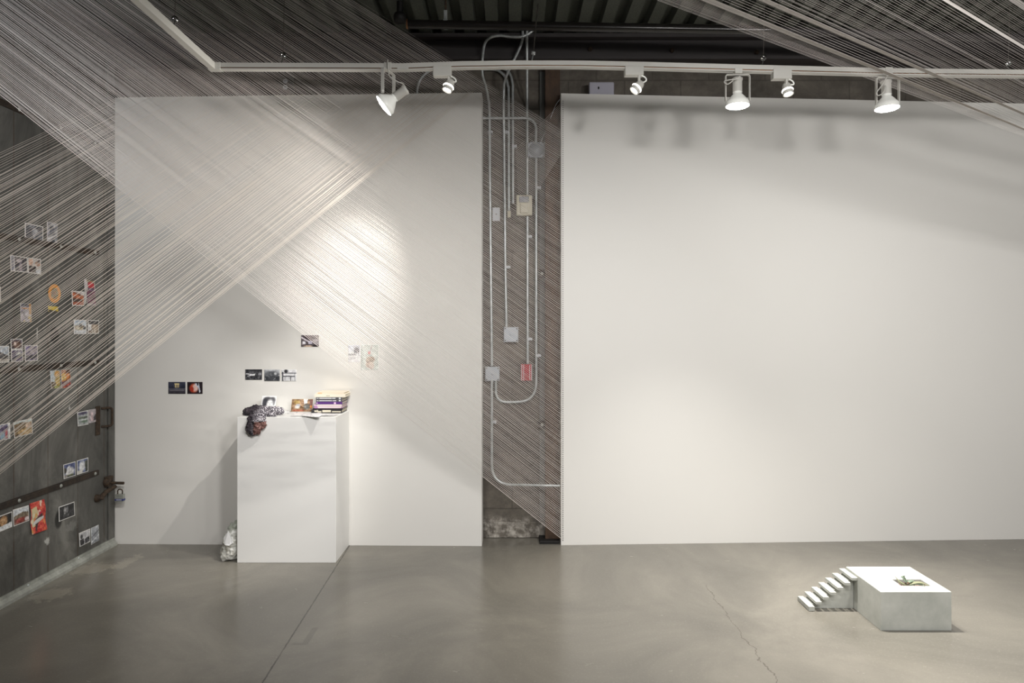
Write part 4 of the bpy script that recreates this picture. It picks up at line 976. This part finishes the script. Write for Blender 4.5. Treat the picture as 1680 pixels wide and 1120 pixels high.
# scarf: heaped on the pedestal corner, one end hanging over the front
def lumps(name, items, mats, voxel, label, cat, tex=None, disp=0.0, smooth_it=1):
    m = MB()
    for it in items:
        if it[0] == 'e':
            _, c_, r_, rot = it; M = frame(c_, rot if rot else (0, 0, 1)); n1_, n2_ = 14, 10
            vs = []; fs = []
            for j in range(n2_ + 1):
                ph = math.pi * j / n2_
                for i in range(n1_):
                    a = 2*math.pi*i/n1_; vs.append(M @ Vector((r_[0]*math.sin(ph)*math.cos(a), r_[1]*math.sin(ph)*math.sin(a), r_[2]*math.cos(ph))))
            for j in range(n2_):
                for i in range(n1_): fs.append((j*n1_+i, j*n1_+(i+1) % n1_, (j+1)*n1_+(i+1) % n1_, (j+1)*n1_+i))
            m.add(vs, fs, 0, True)
        else:
            _, pts, rad = it; m.tube(catmull(pts, 5), rad if not isinstance(rad, list) else list(np.interp(np.linspace(0, 1, (len(pts)-1)*5+1), np.linspace(0, 1, len(rad)), rad)), 12, smooth=True)
    o = m.build(name, mats)
    rm = o.modifiers.new('remesh', 'REMESH'); rm.mode = 'VOXEL'; rm.voxel_size = voxel; rm.use_smooth_shade = True
    if disp:
        tx = bpy.data.textures.new(name + '_tex', 'CLOUDS'); tx.noise_scale = tex; tx.noise_depth = 2
        dm = o.modifiers.new('folds', 'DISPLACE'); dm.texture = tx; dm.strength = disp; dm.mid_level = 0.5
        tx2 = bpy.data.textures.new(name + '_tex2', 'MUSGRAVE'); tx2.noise_scale = tex * 0.4
        dm2 = o.modifiers.new('creases', 'DISPLACE'); dm2.texture = tx2; dm2.strength = disp * 0.4; dm2.mid_level = 0.5
    return tag(o, label, cat)
M_scarf = mat('patterned_scarf_cloth', srgb(90,86,92), 0.9)
t = NT(M_scarf); pos = t.coord(); vo = t.new('ShaderNodeTexVoronoi', Scale=150.0); t.link(pos, vo.inputs['Vector'])
big = t.noise(pos, 14, 3, 0.5)
c1 = t.ramp(vo.outputs['Distance'], [(0.25, srgb(34,30,36)), (0.5, srgb(104,98,106)), (0.72, srgb(216,212,216))])
sp = t.sep(pos)
c2 = t.ramp(t.noise(pos, 40, 4, 0.6), [(0.4, srgb(36,32,38)), (0.62, srgb(66,58,64)), (0.8, srgb(150,142,150))])
c3 = t.ramp(t.noise(pos, 50, 3, 0.6), [(0.4, srgb(92,60,54)), (0.6, srgb(140,104,98)), (0.8, srgb(206,188,188))])
gx = t.new('ShaderNodeMapRange'); t.link(sp[0], gx.inputs['Value']); gx.inputs['From Min'].default_value = -1.64; gx.inputs['From Max'].default_value = -1.60
cA = t.mix(gx.outputs[0], c2, c1)
lowright = t.math('MULTIPLY', t.math('LESS_THAN', sp[2], 0.90), t.math('GREATER_THAN', t.math('ADD', sp[0], t.math('MULTIPLY', big, 0.05)), -1.598))
t.color(t.mix(lowright, cA, c3)); t.bump(vo.outputs['Distance'], 0.3, 0.003)
zt = PZ
lumps('scarf', [
    ('e', (-1.685, 4.43, zt + .022), (.055, .05, .024), None), ('e', (-1.655, 4.44, zt + .034), (.05, .045, .022), None), ('e', (-1.61, 4.45, zt + .03), (.05, .04, .022), None),
    ('t', [(-1.60, 4.45, zt+.02), (-1.56, 4.44, zt+.028), (-1.52, 4.44, zt+.026), (-1.485, 4.43, zt+.022)], [.02, .020, .022, .012]),
    ('t', [(-1.635, 4.37, zt+.012), (-1.60, 4.345, zt+.026), (-1.56, 4.345, zt+.022), (-1.51, 4.355, zt+.012)], [.014, .017, .016, .009]),
    ('t', [(-1.63, 4.40, zt+.02), (-1.635, 4.34, zt+.014), (-1.645, 4.31, zt-.03), (-1.65, 4.307, zt-.07), (-1.625, 4.308, zt-.108)], [.02, .022, .022, .024, .014]),
    ('t', [(-1.60, 4.36, zt+.015), (-1.605, 4.322, zt-.01), (-1.60, 4.305, zt-.05), (-1.61, 4.306, zt-.10)], [.016, .018, .022, .014]),
    ('t', [(-1.585, 4.345, zt+.008), (-1.575, 4.312, zt-.015), (-1.572, 4.309, zt-.045), (-1.59, 4.31, zt-.078)], [.012, .014, .015, .007]),
    ('t', [(-1.655, 4.325, zt-.012), (-1.62, 4.292, zt-.018), (-1.575, 4.300, zt-.016)], [.011, .012, .009]),
    ('t', [(-1.70, 4.42, zt+.03), (-1.66, 4.41, zt+.052), (-1.61, 4.43, zt+.05)], [.008, .012, .008]),
], M_scarf, 0.0035, 'dark patterned scarf heaped on the pedestal corner with one end hanging over', 'scarf', 0.03, 0.016)

# plastic bag slumped against the left side of the pedestal
M_bag = mat('cloudy_plastic_bag', srgb(176,176,168), 0.3)
t = NT(M_bag); pos = t.coord(); sp = t.sep(pos)
cc = t.ramp(t.noise(pos, 14, 4, 0.6), [(0.3, srgb(176,176,168)), (0.55, srgb(200,200,194)), (0.75, srgb(222,223,219))])
low = t.math('MULTIPLY', t.band(sp[2], 0.085, 0.03, 0.03), t.ramp(t.noise(pos, 45, 4, 0.7), [(0.45, (0.0,)*3), (0.7, (.55,.55,.55))]))
cc = t.mix(low, cc, srgb(136,124,98))
t.color(t.mix(t.math('MULTIPLY', t.band(sp[2], 0.23, 0.022, 0.02), 0.7), cc, srgb(132,140,124)))
t.b.inputs['Transmission Weight'].default_value = 0.0
by = 4.40
bag = lumps('plastic_bag', [
    ('e', (-1.808, by, .062), (.062, .062, .066), None), ('e', (-1.803, by, .105), (.058, .055, .075), None), ('e', (-1.792, by, .165), (.042, .042, .055), None),
    ('t', [(-1.80, by, .17), (-1.79, by, .205), (-1.770, by, .230), (-1.752, by+.01, .262)], [.036, .026, .017, .010]),
    ('e', (-1.83, by-.01, .03), (.035, .05, .034), None)], M_bag, 0.005, 'cloudy plastic bag full of rubbish slumped at the left foot of pedestal', 'bag', 0.05, 0.016)
m = MB(); yv = by - 0.066
vs = [(-1.842, yv+.022, .150), (-1.806, yv+.010, .196), (-1.788, yv+.004, .172), (-1.772, yv, .125), (-1.795, yv-.004, .108), (-1.828, yv+.006, .112)]
m.add(vs + [(a, b_ + 0.003, c_ ) for (a, b_, c_) in vs], [tuple(range(6)), tuple(range(11, 5, -1))] + [(i, (i+1) % 6, 6+(i+1) % 6, 6+i) for i in range(6)])
ps = m.build('paper_patch', M_paper, bag)

# ================================================================== CONCRETE BLOCK, STEPS, PLANT
BX0, BX1, BY0, BY1, BZ = 1.818, 2.167, 3.366, 3.717, 0.1925
hx0, hx1, hy0, hy1 = 1.963, 2.111, 3.441, 3.526
bl = thing('concrete_block', ((BX0+BX1)/2, (BY0+BY1)/2, 0), 'pale cast concrete block with a rectangular hole holding a plant', 'concrete block')
m = MB(); O = [(BX0,BY0),(BX1,BY0),(BX1,BY1),(BX0,BY1)]; I = [(hx0,hy0),(hx1,hy0),(hx1,hy1),(hx0,hy1)]
e = 0.003
def ringv(R, z): return [(x, y, z) for (x, y) in R]
Oi = [(BX0+e,BY0+e),(BX1-e,BY0+e),(BX1-e,BY1-e),(BX0+e,BY1-e)]
vs = ringv(O, 0.001) + ringv(O, BZ-e) + ringv(Oi, BZ) + ringv(I, BZ) + ringv(I, BZ-0.05)
fs = [(3,2,1,0)]
for k in range(4):
    for i in range(4): fs.append((k*4+i, k*4+(i+1) % 4, (k+1)*4+(i+1) % 4, (k+1)*4+i))
fs.append((16,17,18,19))
m.add(vs, fs); m.build('block_body', M_conc, bl)
M_gravel = mat('brown_gravel', srgb(120,96,84), 0.9)
t = NT(M_gravel); vo = t.new('ShaderNodeTexVoronoi', Scale=190.0); t.link(t.coord(), vo.inputs['Vector']); t.color(t.ramp(vo.outputs['Distance'], [(0.1, srgb(176,150,140)), (0.5, srgb(110,84,76)), (0.8, srgb(60,46,40))])); t.bump(vo.outputs['Distance'], 1.0, 0.006)
m = MB(); gx_, gy_ = 24, 14; rr = random.Random(4); vs = []; fs = []
for j in range(gy_+1):
    for i in range(gx_+1): vs.append((hx0 + (hx1-hx0)*i/gx_, hy0 + (hy1-hy0)*j/gy_, BZ - 0.016 + rr.uniform(-.004, .004)))
for j in range(gy_):
    for i in range(gx_): fs.append((j*(gx_+1)+i, j*(gx_+1)+i+1, (j+1)*(gx_+1)+i+1, (j+1)*(gx_+1)+i))
m.add(vs, fs); gv = m.build('gravel', M_gravel, None); tag(gv, 'brown gravel filling the hole of the concrete block', 'gravel', kind='stuff')
# succulent
pt = thing('succulent_plant', (2.02, 3.46, BZ - 0.012), 'small grey green plant with twisting leaves in the block hole', 'plant')
M_leaf = mat('grey_green_leaf', srgb(150,172,140), 0.55)
t = NT(M_leaf); t.color(t.ramp(t.noise(t.coord(), 40, 3, 0.6), [(0.35, srgb(96,112,92)), (0.7, srgb(146,158,138))]))
M_leaf2 = mat('yellow_green_leaf', srgb(134,136,108), 0.55); M_leaf3 = mat('brown_leaf', srgb(92,66,48), 0.7)
def leaf(pts, widths, th, mt, name='leaf'):
    P_ = catmull(pts, 6); n = len(P_); W_ = np.interp(np.linspace(0, 1, n), np.linspace(0, 1, len(widths)), widths)
    vs = []; fs = []
    for i, p_ in enumerate(P_):
        a = P_[max(i-1, 0)]; b = P_[min(i+1, n-1)]; t__ = (b - a).normalized(); s_ = t__.cross(Vector((0, -0.35, 1))).normalized(); nn = s_.cross(t__).normalized()
        w_ = W_[i]
        for (x_, z_) in ((-1, .5), (-.5, -.25), (0, -.5), (.5, -.25), (1, .5), (0, .1)): vs.append(p_ + s_ * (w_ * x_) + nn * (th * z_ * (0.3 + w_ / max(W_))))
    for i in range(n - 1):
        for k in range(6): fs.append((i*6+k, i*6+(k+1) % 6, (i+1)*6+(k+1) % 6, (i+1)*6+k))
    fs += [tuple(range(6)), tuple(len(vs)-6+i for i in range(6))]
    m = MB(); m.add(vs, fs, 0, True); return m.build(name, mt, pt)
g = BZ - 0.008
def LP(u, v, Y): return P(u, v, Y)
leaf([LP(1489, 958, 3.452), LP(1484, 952, 3.455), LP(1481, 947, 3.46), LP(1478, 946, 3.465)], [.007, .008, .007, .002], .006, M_leaf)
leaf([LP(1490, 958, 3.452), LP(1485, 952, 3.46), LP(1482, 946, 3.47), LP(1485, 944.5, 3.45)], [.008, .009, .006, .002], .006, M_leaf)
leaf([LP(1488, 959, 3.45), LP(1481, 957, 3.452), LP(1474, 952, 3.458), LP(1468, 945, 3.465)], [.005, .005, .0035, .0008], .004, M_leaf2)
leaf([LP(1487, 960, 3.447), LP(1478, 957, 3.45), LP(1471, 950, 3.455)], [.004, .004, .001], .004, M_leaf2)
leaf([LP(1490, 959, 3.449), LP(1500, 956.5, 3.45), LP(1511, 956, 3.45), LP(1524, 960.5, 3.437)], [.006, .008, .007, .001], .006, M_leaf2)
leaf([LP(1492, 960, 3.447), LP(1502, 958, 3.448), LP(1512, 959, 3.444), LP(1518, 962, 3.43)], [.006, .006, .005, .001], .005, M_leaf)
leaf([LP(1489, 956, 3.455), LP(1494, 953.5, 3.46), LP(1500, 953, 3.465)], [.007, .008, .003], .006, M_leaf)
leaf([LP(1486, 958, 3.449), LP(1490, 956.5, 3.449), LP(1492, 958, 3.447)], [.004, .006, .003], .006, M_leaf3, 'dry_leaf')

# miniature concrete staircase
stt = thing('miniature_staircase', (1.69, 3.66, 0), 'small pale concrete staircase of seven treads leading up to block', 'staircase')
n = 7; xs0 = 1.562; pitch = 0.0378; rise = 0.0252
poly = [(xs0 + 0.006, 0.001)]
for k in range(n):
    x = xs0 + 0.012 + k * pitch; poly += [(x, k * rise + 0.001 if k else 0.012), (x, (k + 1) * rise - 0.013)]
poly += [(BX0 - 0.002, n * rise - 0.013), (BX0 - 0.002, 0.001)]
m = MB(); m.prism(poly, 'y', 3.632, 3.725); m.build('stringer', M_conc, stt)
for k in range(n):
    m = MB(); x = xs0 + k * pitch; z = (k + 1) * rise
    zl = z - 0.0145 if k else 0.002
    x1 = min(x + 0.031, BX0 + 0.03)
    m.cbox((x, 3.592, zl), (x1, 3.735, z), 0.001)
    m.build('tread', M_conc, stt)

# ================================================================== YARN SHEETS
rng = random.Random(7)
def strings(name, ends, r, m_, label, nseg=48):
    """every end is (P0, P1, radius factor, bow); all strands of one sheet are one object"""
    V, Fc = [], []; k = 3
    for (a, b, f, bow) in ends:
        a = Vector(a); b = Vector(b); T = (b - a).normalized(); x = T.cross(Vector((0, 0, 1))).normalized(); y = T.cross(x)
        base = len(V)
        for s in range(nseg + 1):
            p = a.lerp(b, s / nseg)
            for q in range(k):
                an = q * math.pi * 2 / 3; V.append(p + (x * math.cos(an) + y * math.sin(an)) * r * f)
        for s in range(nseg):
            for q in range(k): Fc.append((base+s*k+q, base+s*k+(q+1) % k, base+(s+1)*k+(q+1) % k, base+(s+1)*k+q))
    m = MB(); m.add(V, Fc, 0, True)
    return tag(m.build(name, m_), label, 'string sheet', kind='stuff')

def endL(s, yl, du=0.0, dv=0.0):
    """far end on the left: string s of the descending sheet, on the left wall or under the deck"""
    xr = 0.336; yr = 4.672
    kx = (xr - LW) / (yr - yl)
    vR, vL = 884 - 669 * s, 155 - 515 * s + dv
    def at(u):
        k = (u - U0) / F                        # X = k Y ; X = xr + (Y - yr) kx
        Y = (xr - yr * kx) / (k - kx); v = vR + (vL - vR) * (921 - u) / 921.0
        return P(u, v, Y)
    lo, hi = 800.0, -1200.0
    uw = U0 + LW / yl * F
    p = at(uw)
    if p.z <= CEIL - 0.01: return p
    a, b = uw, 900.0
    for _ in range(40):
        mid = (a + b) / 2
        if at(mid).z > CEIL - 0.01: a = mid
        else: b = mid
    return at(b)
NA = 204
E = []
for i in range(NA):
    s = i / (NA - 1); q = onplane(921.5, 884 - 669 * s, RA, RB, 0.004)
    E.append((q, endL(min(1, max(0, s + rng.uniform(-.0013, .0013) + .0030*math.sin(s*95) + .0016*math.sin(s*231+1))), 3.35), rng.choice((.9, 1, 1, 1.1)), 0))
strings('yarn_sheet', E, 0.00120, M_yarn, 'wide sheet of pale yarn descending from the upper left to the right wall edge')
E = []; s = 0.0
while s < 1.0:
    q = onplane(921.5, 884 - 669 * s, RA, RB, 0.004)
    E.append((q + Vector((0, -0.01, 0.006)), endL(min(1.03, s + 0.012 * math.sin(s * 40) + rng.uniform(-.003, .003)), 3.22), rng.choice((.7, 1, 1.5)), 0))
    s += 1 / 160.0 * rng.choice((.7, .85, 1, 1, 1.1, 1.3))
strings('yarn_sheet', E[:], 0.00055, M_yarn, 'second finer yarn sheet laid just in front of the wide descending one')
# rising sheet: foot of the left wall up to the top edge of the centre wall
E = []; s = 0.0
while s <= 1.0:
    z0 = 0.07 + 1.36 * s
    q = onplane(776 - 581 * s, 200, LA, LB, 0.006); zz = 3.094 - 0.019 * s
    E.append(((-2.735, 2.0, z0), (q.x, q.y, zz + 0.003), rng.choice((.7, .8, 1, 1, 1.25)), 0))
    s += 0.0088 * rng.choice((.35, .6, .8, 1, 1.2, 1.6))
strings('yarn_sheet', E, 0.00115, M_yarnB, 'sheet of cream yarn rising from the lower left over the door photographs')
# faint crossing sheet in the gap
E = []
for i in range(28):
    v = 168 + 82 * i / 27.0
    q = onplane(921.5, v, RA, RB, 0.004)
    E.append((q, P(846 + 6*i/27, v + 78 + 30 * i / 27.0, 4.80), 1, 0))
strings('yarn_sheet', E, 0.0010, M_yarn, 'small fine crossing sheet of yarn at the top of the gap')
# upper right sheet
E = []; s = 0.0
L0, L1 = Vector((-2.5, 2.1, CEIL - .02)), Vector((-1.25, 1.1, CEIL - .02))
def cline(u0, slope):           # image line through (u0, 0)
    a = -500.0; va = slope * (a - u0)
    Y = (CEIL - 0.02 - EYE) * F / (V0 - va)
    A_ = P(a, va, Y)
    ub = 1990.0; B_ = P(ub, slope * (ub - u0), 3.55)
    return A_, B_
for (u0, u1, s0, s1, n_, rf) in ((1078, 1128, .372, .385, 9, .8), (1128, 1152, .385, .400, 5, .8), (1150, 1172, .402, .414, 22, 1.1), (1185, 1240, .42, .428, 6, .7), (1244, 1262, .433, .443, 24, 1.1), (1270, 1420, .45, .53, 22, .7),
                              (1420, 1545, .53, .59, 17, .7), (1546, 1556, .60, .607, 14, 1.2), (1560, 1655, .61, .66, 16, .7), (1655, 1672, .66, .67, 12, 1.2), (1672, 1780, .67, .72, 16, .7)):
    for i in range(n_):
        k = i / max(1, n_ - 1) ; k = min(1, max(0, k + rng.uniform(-.02, .02)))
        A_, B_ = cline(u0 + (u1 - u0) * k, s0 + (s1 - s0) * k)
        E.append((A_, B_, rf * rng.choice((.7, .9, 1, 1.1)), 0))
strings('yarn_sheet', E, 0.00068, M_yarn, 'bunched fan of pale yarn crossing the upper right under the roof deck')
